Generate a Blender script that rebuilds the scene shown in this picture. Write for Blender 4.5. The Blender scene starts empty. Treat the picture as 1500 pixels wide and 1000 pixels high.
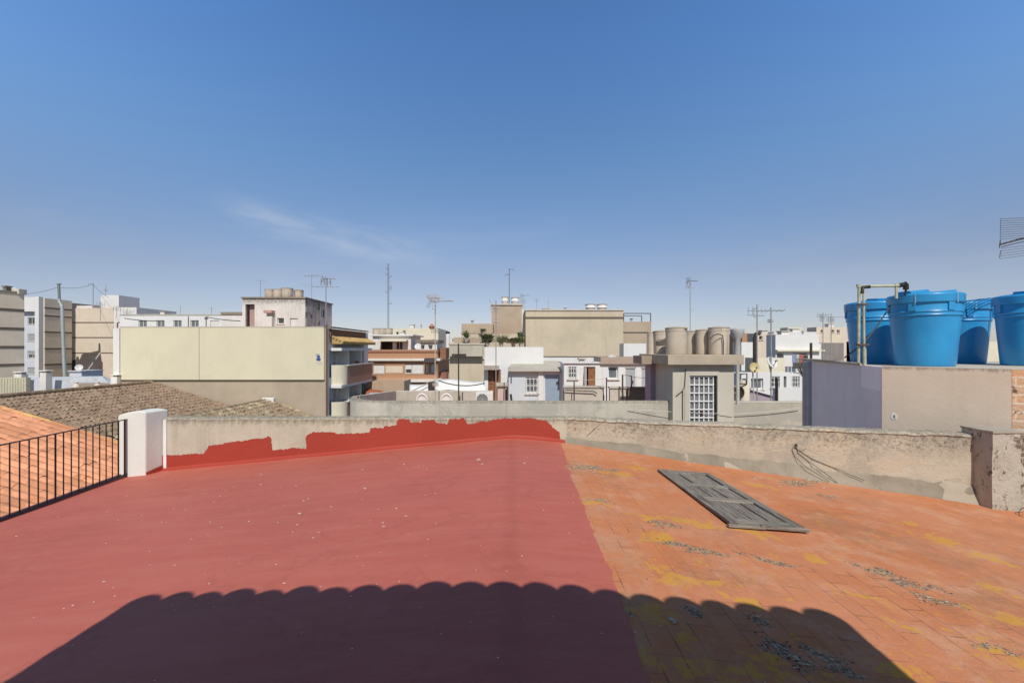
import bpy, bmesh, math, random
from mathutils import Vector, noise
random.seed(7)
R = math.radians
scn = bpy.context.scene
col = scn.collection

# ------------------------------------------------------------------ survey
# Eye is 1.6 m above the roof ridge; a 16 mm lens, levelled.  Positions were surveyed
# from the photo as (column, row, distance) and turned into metres here.
FPX, CX, HY, EYE = 667.0, 750.0, 511.0, 1.6
SL = 0.095                                   # fall of the roof to both sides
def X(px, d): return (px - CX) / FPX * d
def Z(py, d): return EYE + (HY - py) / FPX * d
def W(px, py, d): return Vector((X(px, d), d, Z(py, d)))
def G(px, py):                               # a point on the roof deck
    a = (px - CX) / FPX
    d = EYE / ((py - HY) / FPX - SL * abs(a))
    return Vector((a * d, d, -SL * abs(a * d)))
def deckz(x, y):
    return -SL * (math.sqrt(x * x + 0.02) - 0.14) + 0.010 * noise.noise(Vector((x * .8, y * .8, 3))) + 0.003 * noise.noise(Vector((x * 2.2, y * 2.2, 9)))

# ------------------------------------------------------------------ mesh builder
class MB:
    def __init__(s): s.v, s.f = [], []
    def add(s, vs, fs):
        o = len(s.v); s.v += [tuple(p) for p in vs]; s.f += [tuple(i + o for i in f) for f in fs]; return s
    def box(s, x0, x1, y0, y1, z0, z1):
        return s.hexa([(x0,y0,z0),(x1,y0,z0),(x1,y1,z0),(x0,y1,z0),(x0,y0,z1),(x1,y0,z1),(x1,y1,z1),(x0,y1,z1)])
    def hexa(s, p): return s.add(p, [(0,3,2,1),(4,5,6,7),(0,1,5,4),(1,2,6,5),(2,3,7,6),(3,0,4,7)])
    def prism(s, poly, vec):                  # poly of 3-D points pushed along vec
        n = len(poly); vec = Vector(vec)
        a = [Vector(p) for p in poly]; b = [p + vec for p in a]
        return s.add(a + b, [tuple(range(n))[::-1], tuple(range(n, 2*n))] + [(i, (i+1) % n, n + (i+1) % n, n + i) for i in range(n)])
    def tube(s, pts, r, n=6, r2=None):
        pts = [Vector(p) for p in pts]; rings = []
        m = len(pts)
        for i, p in enumerate(pts):
            t = (pts[min(i+1, m-1)] - pts[max(i-1, 0)]).normalized()
            a = t.orthogonal().normalized() if i == 0 else (prev - t * prev.dot(t)).normalized()
            prev = a; b = t.cross(a)
            rr = r if r2 is None else r + (r2 - r) * i / max(1, m-1)
            rings.append([p + (a * math.cos(2*math.pi*k/n) + b * math.sin(2*math.pi*k/n)) * rr for k in range(n)])
        vs = [q for g in rings for q in g]
        fs = [(i*n+k, i*n+(k+1) % n, (i+1)*n+(k+1) % n, (i+1)*n+k) for i in range(m-1) for k in range(n)]
        fs += [tuple(range(n))[::-1], tuple((m-1)*n + k for k in range(n))]
        return s.add(vs, fs)
    def lathe(s, c, prof, n=32, a0=0, a1=2*math.pi):
        c = Vector(c); full = abs(a1 - a0 - 2*math.pi) < 1e-6; k = n if full else n + 1
        vs = [c + Vector((r*math.cos(a0+(a1-a0)*i/n), r*math.sin(a0+(a1-a0)*i/n), z)) for r, z in prof for i in range(k)]
        fs = []
        for j in range(len(prof)-1):
            for i in range(n):
                i2 = (i+1) % k
                fs.append((j*k+i, j*k+i2, (j+1)*k+i2, (j+1)*k+i))
        if full: fs += [tuple(range(k))[::-1], tuple((len(prof)-1)*k + i for i in range(k))]
        return s.add(vs, fs)
    def fbox(s, F, u0, u1, v0, v1, w0, w1):   # box in the frame of a facade, w = depth inwards
        P = lambda u, v, w: (F[0][0]+u*F[1][0]-F[2][0]*w, F[0][1]+u*F[1][1]-F[2][1]*w, v)
        return s.hexa([P(u0,v0,w0),P(u1,v0,w0),P(u1,v0,w1),P(u0,v0,w1),P(u0,v1,w0),P(u1,v1,w0),P(u1,v1,w1),P(u0,v1,w1)])
    def panel(s, F, U, V0, V1, t, holes):     # wall of thickness t with real openings
        P = lambda u, v, w: (F[0][0]+u*F[1][0]-F[2][0]*w, F[0][1]+u*F[1][1]-F[2][1]*w, v)
        us = sorted({0, U} | {h[0] for h in holes} | {h[1] for h in holes})
        vs = sorted({V0, V1} | {h[2] for h in holes} | {h[3] for h in holes})
        def full(i, j):
            if i < 0 or j < 0 or i >= len(us)-1 or j >= len(vs)-1: return False
            u, v = (us[i]+us[i+1])/2, (vs[j]+vs[j+1])/2
            return not any(h[0] < u < h[1] and h[2] < v < h[3] for h in holes)
        for i in range(len(us)-1):
            for j in range(len(vs)-1):
                if not full(i, j): continue
                a, b, c, d = us[i], us[i+1], vs[j], vs[j+1]
                for w in (0, t): s.add([P(a,c,w),P(b,c,w),P(b,d,w),P(a,d,w)], [(0,1,2,3)])
                if not full(i-1, j): s.add([P(a,c,0),P(a,d,0),P(a,d,t),P(a,c,t)], [(0,1,2,3)])
                if not full(i+1, j): s.add([P(b,c,0),P(b,d,0),P(b,d,t),P(b,c,t)], [(0,1,2,3)])
                if not full(i, j-1): s.add([P(a,c,0),P(b,c,0),P(b,c,t),P(a,c,t)], [(0,1,2,3)])
                if not full(i, j+1): s.add([P(a,d,0),P(b,d,0),P(b,d,t),P(a,d,t)], [(0,1,2,3)])
        return s
    def build(s, name, mat, parent=None, smooth=False, bevel=0, weld=True, angle=40):
        off = Vector(world_loc(parent)) if parent else Vector((0,0,0))
        me = bpy.data.meshes.new(name)
        me.from_pydata([tuple(Vector(p) - off) for p in s.v], [], s.f)
        bm = bmesh.new(); bm.from_mesh(me)
        if weld: bmesh.ops.remove_doubles(bm, verts=bm.verts, dist=1e-5)
        bmesh.ops.recalc_face_normals(bm, faces=bm.faces)
        bm.to_mesh(me); bm.free()
        if smooth:
            me.shade_smooth()
            try: me.set_sharp_from_angle(angle=R(angle))
            except Exception: pass
        me.materials.append(mat)
        o = bpy.data.objects.new(name, me); col.objects.link(o)
        if parent: o.parent = parent
        if bevel:
            b = o.modifiers.new('bevel', 'BEVEL'); b.width = bevel; b.segments = 2; b.limit_method = 'ANGLE'
        return o
def world_loc(o):
    l = Vector(o.location)
    while o.parent: o = o.parent; l += Vector(o.location)
    return l
def tag(o, label, cat, group=None):
    o['label'] = label; o['category'] = cat; o['kind'] = 'thing'
    if group: o['group'] = group
    return o
def struct(o, label=None, kind='structure'):
    o['kind'] = kind
    if label: o['label'] = label
    return o
def thing(name, loc, label, cat, group=None):
    o = bpy.data.objects.new(name, None); col.objects.link(o); o.location = loc; o.empty_display_size = .2
    return tag(o, label, cat, group)
def copy_tree(o, parent=None):
    c = o.copy(); col.objects.link(c); c.parent = parent
    for ch in list(o.children): copy_tree(ch, c)
    return c
def dup(o, loc, label, rz=0, sc=None):
    c = copy_tree(o); c.location = loc; c.rotation_euler.z = rz; c['label'] = label
    if sc: c.scale = sc
    return c

# ------------------------------------------------------------------ materials
class NT:
    def __init__(s, name):
        s.m = bpy.data.materials.new(name); s.m.use_nodes = True; s.t = s.m.node_tree
        s.b = s.t.nodes['Principled BSDF']
        g = s.t.nodes.new('ShaderNodeNewGeometry'); s.pos = g.outputs['Position']; s.nor = g.outputs['Normal']
    def lk(s, a, b):
        if isinstance(a, (int, float)): b.default_value = a
        elif isinstance(a, (tuple, list)): b.default_value = tuple(a) + ((1,) if len(a) == 3 and b.type == 'RGBA' else ())
        else: s.t.links.new(a, b)
    def noise(s, vec, scale, detail=5, rough=.6, dist=0):
        n = s.t.nodes.new('ShaderNodeTexNoise'); s.lk(vec, n.inputs['Vector'])
        n.inputs['Scale'].default_value = scale; n.inputs['Detail'].default_value = detail
        n.inputs['Roughness'].default_value = rough; n.inputs['Distortion'].default_value = dist
        return n.outputs['Fac']
    def scale(s, vec, k, rot=(0,0,0)):
        n = s.t.nodes.new('ShaderNodeMapping'); s.lk(vec, n.inputs['Vector']); n.inputs['Scale'].default_value = k; n.inputs['Rotation'].default_value = rot
        return n.outputs[0]
    def ramp(s, fac, a, b, c0=0., c1=1.):
        n = s.t.nodes.new('ShaderNodeMapRange'); n.interpolation_type = 'SMOOTHSTEP'; s.lk(fac, n.inputs[0])
        for i, v in zip((1,2,3,4), (a,b,c0,c1)): n.inputs[i].default_value = v
        return n.outputs[0]
    def mix(s, fac, a, b, mode='MIX'):
        n = s.t.nodes.new('ShaderNodeMix'); n.data_type = 'RGBA'; n.blend_type = mode
        s.lk(fac, n.inputs[0]); s.lk(a, n.inputs[6]); s.lk(b, n.inputs[7]); return n.outputs[2]
    def math(s, op, a, b=0., c=0.):
        n = s.t.nodes.new('ShaderNodeMath'); n.operation = op; s.lk(a, n.inputs[0]); s.lk(b, n.inputs[1]); s.lk(c, n.inputs[2]); return n.outputs[0]
    def sep(s, v):
        n = s.t.nodes.new('ShaderNodeSeparateXYZ'); s.lk(v, n.inputs[0]); return n.outputs
    def comb(s, x, y, z):
        n = s.t.nodes.new('ShaderNodeCombineXYZ'); s.lk(x, n.inputs[0]); s.lk(y, n.inputs[1]); s.lk(z, n.inputs[2]); return n.outputs[0]
    def bump(s, h, strength=.3, dist=.02):
        n = s.t.nodes.new('ShaderNodeBump'); s.lk(h, n.inputs['Height']); n.inputs['Strength'].default_value = strength; n.inputs['Distance'].default_value = dist
        s.lk(n.outputs[0], s.b.inputs['Normal'])
    def out(s, c, rough=.85, spec=.3, metal=0):
        s.lk(c, s.b.inputs['Base Color']); s.lk(rough, s.b.inputs['Roughness'])
        s.b.inputs['Specular IOR Level'].default_value = spec; s.b.inputs['Metallic'].default_value = metal
        return s.m
def mul(c, k): return tuple(min(1, x*k) for x in c)

def stucco(name, base, dirt=(.16,.13,.10), da=.35, streak=.45, var=.14, bump=.25, lines=None, top=None, patch=None):
    """Weathered render: tonal blotches, rain streaks and grime, optional grime belt under the coping (top=(z, depth))."""
    t = NT(name); p = t.pos
    c = t.mix(t.ramp(t.noise(p, .55, 6, .65), .35, .68), mul(base, 1 + var*.5), mul(base, 1 - var))
    c = t.mix(t.math('MULTIPLY', t.ramp(t.noise(p, 3.1, 8, .7, .4), .52, .74), .45), c, mul(base, 1 - 2.2*var))
    st = t.ramp(t.noise(t.scale(p, (2.2, 2.2, .16)), 1.6, 7, .72), .50, .78)
    c = t.mix(t.math('MULTIPLY', st, streak * .6), c, dirt)
    gr = t.ramp(t.noise(p, 9, 9, .75), .58, .80)
    c = t.mix(t.math('MULTIPLY', gr, da * .8), c, dirt)
    if patch:
        pm = t.ramp(t.noise(t.scale(p, (.8, .8, 1.1)), 1.1, 4, .55, .6), .56, .575)
        c = t.mix(pm, c, patch)
    if top:
        z = t.sep(p)[2]
        g = t.ramp(z, top[0] - top[1], top[0], 0, 1)
        n = t.noise(t.scale(p, (3, 3, 1.2)), 5, 9, .8)
        m = t.ramp(t.math('ADD', t.math('MULTIPLY', g, .30), n), .60, .88)
        c = t.mix(t.math('MULTIPLY', m, .8), c, dirt)
    t.bump(t.math('ADD', t.noise(p, 38, 6, .7), t.math('MULTIPLY', t.noise(p, 5, 4), 1.4)), bump, .012)
    return t.out(c, .9, .2)

def brick(name, c1, c2, mortar, bw=.25, rh=.065, ms=.012, rotz=0., worn=.3):
    t = NT(name)
    x, y, z = t.sep(t.pos)
    v = t.comb(t.math('ADD', x, y), z, 0.)
    b = t.t.nodes.new('ShaderNodeTexBrick'); t.lk(v, b.inputs['Vector'])
    b.inputs['Scale'].default_value = 1; b.inputs['Brick Width'].default_value = bw; b.inputs['Row Height'].default_value = rh
    b.inputs['Mortar Size'].default_value = ms; b.inputs['Mortar Smooth'].default_value = .3
    t.lk(c1, b.inputs['Color1']); t.lk(c2, b.inputs['Color2']); t.lk(mortar, b.inputs['Mortar'])
    c = t.mix(t.math('MULTIPLY', t.ramp(t.noise(t.pos, 2.3, 7, .7), .48, .75), worn), b.outputs['Color'], mul(mortar, .7))
    t.bump(t.math('SUBTRACT', t.noise(t.pos, 30, 5), b.outputs['Fac']), .4, .01)
    return t.out(c, .9, .2)

def plain(name, c, rough=.5, spec=.4, metal=0, var=.12, sc=4, bump=0):
    t = NT(name)
    k = t.mix(t.ramp(t.noise(t.pos, sc, 6, .65), .35, .7), mul(c, 1 + var*.4), mul(c, 1 - var))
    if bump: t.bump(t.noise(t.pos, 45, 5), bump, .006)
    return t.out(k, rough, spec, metal)

def tile_mat(name, a, b, lich, lcov, grime):
    t = NT(name); p = t.pos
    c = t.mix(t.noise(p, 4.3, 3, .6), a, b)
    vo = t.t.nodes.new('ShaderNodeTexVoronoi'); t.lk(t.scale(p, (2.6, 4.2, 1)), vo.inputs['Vector']); vo.inputs['Scale'].default_value = 1
    hs = t.sep(vo.outputs['Color'])[0]
    c = t.mix(t.math('MULTIPLY', hs, .6), c, mul(b, .5))
    c = t.mix(t.math('MULTIPLY', t.ramp(t.noise(p, 1.3, 8, .7), lcov, lcov + .1), .85), c, lich)
    c = t.mix(t.math('MULTIPLY', t.ramp(t.noise(p, 6, 9, .8), .50, .68), .75), c, grime)
    t.bump(t.noise(p, 30, 6), .4, .012)
    return t.out(c, .92, .15)

WHITE  = stucco('whitewash', (.72,.72,.72), da=.12, streak=.16, var=.05)
WHITE2 = stucco('old_whitewash', (.74,.72,.69), dirt=(.22,.18,.15), da=.55, streak=.6, var=.08)
WSTAIN = stucco('flaking_whitewash', (.70,.67,.64), dirt=(.14,.12,.11), da=.7, streak=1.1, var=.1, top=(6.1, 1.1))
CREAM  = stucco('cream_render', (.70,.65,.52), da=.15, streak=.2, var=.06)
YELLOW = stucco('pale_yellow_cladding', (.67,.625,.475), da=.06, streak=.12, var=.04, bump=.08)
TAN    = stucco('tan_render', (.45,.375,.29), da=.18, streak=.22, var=.08)
BEIGE  = stucco('beige_render', (.565,.49,.375), da=.22, streak=.4, var=.09)
BEIGE2 = stucco('brown_beige_render', (.45,.37,.285), da=.25, streak=.3, var=.1)
PINKB  = stucco('pinkish_beige_render', (.68,.585,.475), da=.12, streak=.2, var=.06)
GREYC  = stucco('grey_cement', (.50,.46,.39), dirt=(.17,.15,.11), da=.45, streak=.6, var=.14)
GREYL  = stucco('pale_cement', (.56,.52,.45), dirt=(.2,.17,.13), da=.3, streak=.4, var=.1)
DARKC  = stucco('dark_cement', (.27,.235,.19), dirt=(.08,.07,.06), da=.5, streak=.6, var=.2)
MAUVE  = stucco('mauve_render', (.40,.33,.38), da=.1, streak=.2, var=.07)
LAV    = stucco('lavender_render', (.80,.73,.78), da=.08, streak=.16, var=.08, bump=.15)
LAVP   = stucco('light_lavender_repaint', (.92,.84,.88), da=.05, streak=.1, var=.04, bump=.15)
BLUEW  = stucco('pale_blue_wash', (.56,.61,.66), da=.1, streak=.2, var=.06)
PALEBL = stucco('bluish_white_wall', (.60,.63,.70), da=.06, streak=.1, var=.04)
SHEETR = plain('pale_sheet_roofing', (.58,.62,.68), .6, .3, var=.18, sc=1.2)
GREENB = stucco('greenish_cement_sheet', (.52,.49,.38), da=.4, streak=.9, var=.12)
BRICKO = brick('orange_brick', (.50,.25,.14), (.44,.21,.115), (.46,.32,.22), worn=.2)
BRICKB = brick('brown_brick', (.30,.115,.065), (.24,.095,.055), (.30,.2,.15), worn=.15)
BRICKC = brick('balcony_brick', (.50,.22,.13), (.43,.18,.105), (.45,.32,.24), worn=.15)
BRICKR = brick('rubble_brick', (.52,.30,.19), (.44,.33,.23), (.45,.38,.29), .3, .1, .03, worn=.8)
DARKGL = plain('dark_glass', (.07,.075,.08), .12, .6, var=.3)
GREYGL = plain('grey_glass', (.16,.18,.20), .15, .6, var=.3)
LITEGL = plain('sky_reflection_glass', (.42,.45,.48), .25, .6, var=.25, sc=1.5)  # pale tone paints a sky reflection into the glass
FRAMEW = plain('white_frame', (.72,.72,.70), .5, .4)
SHUTW  = plain('white_shutter', (.76,.76,.74), .6, .3, var=.06)
SHUTG  = plain('grey_shutter', (.40,.42,.44), .6, .3, var=.08)
BLUED  = plain('steel_blue_door_paint', (.27,.36,.46), .5, .4, var=.08)
WOODB  = plain('brown_wood', (.27,.12,.06), .7, .3, var=.35, sc=7)
IRON   = plain('dark_iron', (.05,.038,.036), .6, .4, var=.3)
STEEL  = plain('galvanised_steel', (.50,.50,.49), .5, .4, .0, var=.2)
ALU    = plain('dull_aluminium', (.36,.37,.38), .5, .5, .3, var=.2)
RUST   = plain('rusty_steel', (.16,.09,.06), .8, .3, var=.4)
BLACKP = plain('black_plastic', (.018,.018,.02), .5, .4)
CABLEB = plain('black_cable', (.04,.04,.04), .7, .3)
CABLEW = plain('pale_cable', (.6,.58,.55), .7, .3)
FLUEM  = plain('pale_green_flue', (.42,.48,.46), .5, .4, .2, var=.15)
PIPEG  = plain('grey_green_pipe', (.42,.44,.33), .55, .35, var=.3, sc=6)
CORN   = tile_mat('ochre_cornice_tiles', (.58,.40,.18), (.50,.34,.15), (.5,.4,.2), .8, (.3,.2,.1))
REDROOF= tile_mat('red_roof_tiles', (.50,.16,.07), (.42,.12,.06), (.5,.4,.2), .8, (.2,.08,.05))
CEMENT = stucco('fibre_cement_tank', (.58,.50,.41), dirt=(.08,.07,.06), da=.6, streak=1.2, var=.14)
CEMDK  = stucco('stained_tank_lid', (.42,.36,.29), dirt=(.08,.07,.06), da=.5, streak=.4, var=.2)
LEAF   = plain('leaf_green', (.15,.20,.08), .6, .3, var=.5, sc=9)
LEAF2  = plain('pale_leaf_green', (.30,.33,.18), .6, .3, var=.5, sc=9)
POT    = plain('clay_pot', (.42,.18,.09), .8, .2)
DISHW  = plain('white_dish', (.66,.66,.66), .5, .4)
DISHY  = plain('yellowed_dish', (.58,.48,.24), .6, .3, var=.2)
DISHB  = plain('brown_dish', (.13,.09,.07), .7, .3, var=.3)

# ------------------------------------------------------------------ camera, sun, sky
cam = bpy.data.cameras.new('camera'); cam.lens = 36 * FPX / 1500; cam.sensor_width = 36
cam.shift_y = (HY - 500) / 1500; cam.clip_end = 20000; cam.clip_start = .05
co = bpy.data.objects.new('camera', cam); col.objects.link(co); co.location = (0, 0, EYE); co.rotation_euler = (R(90), 0, 0)
scn.camera = co
SUN_EL, SUN_AZ = 48.0, 5.0                    # az: degrees to the right of straight behind the camera
sun = bpy.data.lights.new('sun', 'SUN'); sun.energy = 4.0; sun.angle = R(.5); sun.color = (1, .94, .85)
so = bpy.data.objects.new('sun', sun); col.objects.link(so)
to_sun = Vector((math.sin(R(SUN_AZ)) * math.cos(R(SUN_EL)), -math.cos(R(SUN_AZ)) * math.cos(R(SUN_EL)), math.sin(R(SUN_EL))))
so.rotation_euler = to_sun.to_track_quat('Z', 'Y').to_euler(); so.location = (0, -20, 30)
w = bpy.data.worlds.new('World'); scn.world = w; w.use_nodes = True
wt = w.node_tree; bg = wt.nodes['Background']
sky = wt.nodes.new('ShaderNodeTexSky'); sky.sky_type = 'NISHITA'; sky.sun_disc = False
sky.sun_elevation = R(SUN_EL); sky.sun_rotation = R(180 - SUN_AZ); sky.air_density = 1.0; sky.dust_density = .2; sky.ozone_density = 3.0; sky.altitude = 30
# a wisp of cirrus low in the sky
class WT(NT):
    def __init__(s): s.t = wt
q = WT()
tc = wt.nodes.new('ShaderNodeTexCoord'); dx, dy, dz = q.sep(tc.outputs['Generated'])
az = q.math('ARCTAN2', dx, dy); el = q.math('ARCSINE', dz)
ax0 = q.math('MINIMUM', q.math('ABSOLUTE', az), 1.0); ax = q.math('ADD', az, .375); ey = q.math('ADD', q.math('ADD', el, -.225), q.math('MULTIPLY', ax, .16))
m = q.math('MULTIPLY', q.ramp(q.math('ABSOLUTE', ax), .10, .24, 1, 0), q.ramp(q.math('ABSOLUTE', ey), .0, .05, 1, 0))
nz = q.noise(q.comb(q.math('MULTIPLY', ax, 4.), q.math('MULTIPLY', ey, 17.), 0.), 1.6, 7, .62, .4)
m = q.math('MULTIPLY', q.math('MULTIPLY', m, q.ramp(nz, .25, .80)), .40)
hz = q.math('MULTIPLY', q.ramp(q.noise(q.comb(q.math('MULTIPLY', az, 1.6), q.math('MULTIPLY', el, 9.), 4.), 1.5, 5, .6), .45, .8), q.ramp(q.math('ABSOLUTE', q.math('ADD', el, -.16)), 0, .2, .10, 0))
m = q.math('ADD', m, hz)
cr = wt.nodes.new('ShaderNodeValToRGB'); wt.links.new(dz, cr.inputs[0])      # haze and depth of the blue by height; zenith dimmed to deepen shade
els = cr.color_ramp.elements
els[0].position = .0; els[0].color = (.61, .575, .68, 1); els[1].position = 1.0; els[1].color = (.28, .31, .27, 1)
for z_, c_ in ((.15, (.80, .665, .67)), (.364, (.75, .875, .95)), (.56, (.73, 1.02, 1.27)), (.64, (.73, 1.02, 1.27)), (.78, (.40, .50, .54))):
    e_ = els.new(z_); e_.color = c_ + (1,)
base_sky = q.mix(1.0, sky.outputs[0], cr.outputs[0], 'MULTIPLY')
sidek = q.math('ADD', 1.0, q.math('MULTIPLY', q.math('MULTIPLY', q.math('MULTIPLY', ax0, ax0), .52), q.math('MULTIPLY', q.ramp(dz, .15, .45), q.ramp(q.math('ABSOLUTE', az), .95, 1.5, 1, 0))))
base_sky = q.mix(1.0, base_sky, q.comb(sidek, sidek, sidek), 'MULTIPLY')
base_sky = q.mix(1.0, base_sky, q.mix(q.ramp(dy, -.35, .25), (.98, .84, .66), (1., 1., 1.)), 'MULTIPLY')      # unseen sky behind the camera tinted warm, to warm the shade
skyc = q.mix(m, base_sky, (5.0, 5.4, 5.9))
wt.links.new(skyc, bg.inputs['Color']); bg.inputs['Strength'].default_value = .13
scn.view_settings.view_transform = 'Standard'; scn.view_settings.look = 'None'
scn.view_settings.exposure = 0; scn.view_settings.gamma = 1

# ------------------------------------------------------------------ ground of the town
g = MB(); g.add([(-5000,-3000,-12),(5000,-3000,-12),(5000,9000,-12),(-5000,9000,-12)], [(0,1,2,3)])
struct(g.build('ground', stucco('street_ground', (.22,.20,.18), da=.3, streak=0, var=.2)), 'grey street level between the houses')

# ------------------------------------------------------------------ the roof we look over
def patches(t, p, spots, k=1.):
    """union of soft ellipses on the roof: spots = [(column, row, half length, half width, turn)]"""
    acc = None
    vn = t.t.nodes.new('ShaderNodeTexNoise'); t.lk(p, vn.inputs['Vector']); vn.inputs['Scale'].default_value = 5.5; vn.inputs['Detail'].default_value = 6
    wv = t.t.nodes.new('ShaderNodeVectorMath'); wv.operation = 'MULTIPLY_ADD'; t.lk(vn.outputs['Color'], wv.inputs[0]); wv.inputs[1].default_value = (.42,.42,0); wv.inputs[2].default_value = (-.21,-.21,0)
    wa = t.t.nodes.new('ShaderNodeVectorMath'); wa.operation = 'ADD'; t.lk(p, wa.inputs[0]); t.lk(wv.outputs[0], wa.inputs[1]); p = wa.outputs[0]
    for px, py, a, b, rot in spots:
        c = G(px, py); n = t.t.nodes.new('ShaderNodeMapping'); n.vector_type = 'TEXTURE'
        t.lk(p, n.inputs['Vector']); n.inputs['Location'].default_value = (c.x, c.y, c.z); n.inputs['Rotation'].default_value = (0, 0, rot); n.inputs['Scale'].default_value = (a * k, b * k, 1.)
        l = t.t.nodes.new('ShaderNodeVectorMath'); l.operation = 'LENGTH'; t.lk(n.outputs[0], l.inputs[0])
        f = t.ramp(l.outputs['Value'], .1, 1.25, 1, 0)
        acc = f if acc is None else t.math('MAXIMUM', acc, f)
    return acc
AQ = R(-25); A_ = R(25)
YEL = [(932,686,.22,.10,AQ),(912,695,.2,.1,0),(1111,712,.28,.1,-.3),(949,760,.12,.16,0),(999,763,.2,.12,AQ),(1033,768,.2,.1,AQ),(966,788,.14,.16,AQ),(1108,782,.2,.1,AQ),(868,737,.14,.12,0),
       (1027,827,.08,.08,0),(995,852,.2,.10,0),(1030,856,.18,.07,0),(1385,795,.16,.22,AQ),(1450,820,.18,.13,AQ),(1435,857,.10,.08,0),(1490,912,.2,.10,AQ),(1440,902,.14,.08,AQ),(1485,970,.16,.09,0),(1320,915,.12,.05,AQ),(1435,936,.14,.05,AQ),
       (945,900,.15,.10,0),(985,905,.1,.08,0),(1005,937,.07,.12,0),(992,972,.07,.10,0),(1070,982,.16,.08,0),(1130,976,.12,.07,0),(1252,868,.16,.06,AQ),(1085,880,.12,.06,AQ),(940,960,.05,.1,0),(1180,1000,.2,.06,0),(1300,985,.2,.06,0),(960,830,.12,.1,0),(880,690,.1,.1,0),(1200,820,.16,.08,AQ),(1340,770,.2,.1,0)]
GRY = [(850,686,.14,.14,0),(862,684,.22,.08,0),(895,689,.2,.08,A_),(880,735,.16,.07,0),(1168,709,.28,.18,A_),(1190,705,.2,.08,A_),(1214,728,.14,.06,A_),(975,770,.14,.10,A_),(985,800,.22,.055,-A_),(1020,806,.26,.045,-A_),
       (1120,822,.22,.05,-A_),(1150,830,.14,.045,-A_),(1290,838,.18,.08,-A_),(1330,855,.22,.055,-A_),(1372,882,.16,.05,-A_),(1108,908,.07,.06,0),(1140,950,.10,.09,-A_),(1165,968,.09,.07,-A_),(1215,965,.13,.045,-A_),(1232,985,.07,.07,0),(1470,958,.14,.04,-A_),(1330,722,.35,.06,-.27),(1010,895,.05,.04,0),(925,895,.03,.09,0)] if True else []
def deck_mat():
    t = NT('weathered_clay_tiles'); p = t.pos
    x, y, z = t.sep(p)
    wob = t.math('MULTIPLY', t.math('SUBTRACT', t.noise(p, 1.1, 3), .5), .05)
    v = t.comb(y, t.math('ADD', x, wob), 0.)
    b = t.t.nodes.new('ShaderNodeTexBrick'); t.lk(v, b.inputs['Vector'])
    b.inputs['Scale'].default_value = 1; b.inputs['Brick Width'].default_value = .31; b.inputs['Row Height'].default_value = .155
    b.inputs['Mortar Size'].default_value = .006; b.inputs['Mortar Smooth'].default_value = .3; b.inputs['Bias'].default_value = -.1
    t.lk((.57,.225,.10), b.inputs['Color1']); t.lk((.49,.17,.072), b.inputs['Color2']); t.lk((.17,.08,.05), b.inputs['Mortar'])
    jn = t.ramp(t.math('ADD', t.noise(p, 2.6, 6, .7), t.ramp(y, 2., 6.5, .05, -.07)), .49, .66)          # joints are filled in places
    c = t.mix(jn, t.mix(.22, (.555,.195,.08), b.outputs['Color']), b.outputs['Color'])
    c = t.mix(t.ramp(t.noise(p, .7, 6, .65), .38, .68), c, t.mix(.55, c, (.58,.27,.16)))
    c = t.mix(t.math('MULTIPLY', t.ramp(t.noise(p, 5, 8, .72), .46, .70), .6), c, (.48,.20,.11))
    c = t.mix(t.math('MULTIPLY', t.ramp(t.noise(p, 2.1, 8, .75), .47, .66), .6), c, (.60,.34,.22))
    c = t.mix(t.math('MULTIPLY', t.ramp(t.noise(p, .9, 9, .78), .50, .64), .55), c, (.33,.16,.085))
    sc = t.ramp(t.noise(t.scale(p, (7, 1.6, 1), (0,0,R(28))), 3.2, 8, .75), .62, .74)     # pale scuffs
    c = t.mix(t.math('MULTIPLY', sc, .45), c, (.70,.42,.28))
    # ochre lichen in clumps
    ym = patches(t, p, YEL, 1.35)
    nl = t.noise(p, 9, 10, .74, .4)
    li = t.ramp(t.math('ADD', t.math('MULTIPLY', t.math('SUBTRACT', nl, .5), 5.5), ym), .38, .86)
    li2 = t.ramp(t.math('ADD', t.noise(p, 14, 8, .74), t.math('MULTIPLY', ym, .07)), .655, .72)
    li = t.math('MAXIMUM', li, t.math('MULTIPLY', li2, .6))
    li = t.math('MULTIPLY', li, t.ramp(t.noise(p, 30, 8, .8), .40, .60, .30, 1))
    c = t.mix(t.math('MULTIPLY', li, .95), c, t.mix(t.noise(p, 30, 5, .7), (.70,.43,.045), (.54,.25,.03)))
    # grey lichen and remains of an old coating
    gm = patches(t, p, GRY, 1.45)
    gk = t.ramp(t.math('ADD', t.math('MULTIPLY', t.math('SUBTRACT', t.noise(p, 15, 10, .80, .3), .5), 4.5), gm), .48, .80)
    c = t.mix(t.math('MULTIPLY', gk, .9), c, t.mix(t.ramp(t.noise(p, 48, 8, .8), .42, .66), (.085,.06,.04), (.66,.52,.36)))
    gs = t.ramp(t.noise(p, 36, 6, .72), .665, .70)
    c = t.mix(t.math('MULTIPLY', gs, .6), c, (.20,.11,.07))
    c = t.mix(t.ramp(t.noise(p, 60, 3, .6), .70, .74), c, (.62,.50,.42))
    scr = t.ramp(t.noise(t.scale(p, (2.2, 16, 1), (0,0,R(-14))), 2.4, 7, .75), .60, .70)
    c = t.mix(t.math('MULTIPLY', scr, .4), c, (.36,.16,.09))
    c = t.mix(t.math('MULTIPLY', t.ramp(t.noise(t.scale(p, (2.5, 11, 1), (0,0,R(-17))), 3.1, 8, .75), .62, .70), .4), c, (.72,.46,.33))
    # unpainted edge dusted with pale cement
    ed = t.math('MULTIPLY', t.ramp(x, .75, 1.25, 1, 0), t.ramp(t.noise(p, 2.2, 6, .7), .40, .62))
    c = t.mix(t.math('MULTIPLY', ed, .55), c, (.52,.30,.19))
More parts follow.
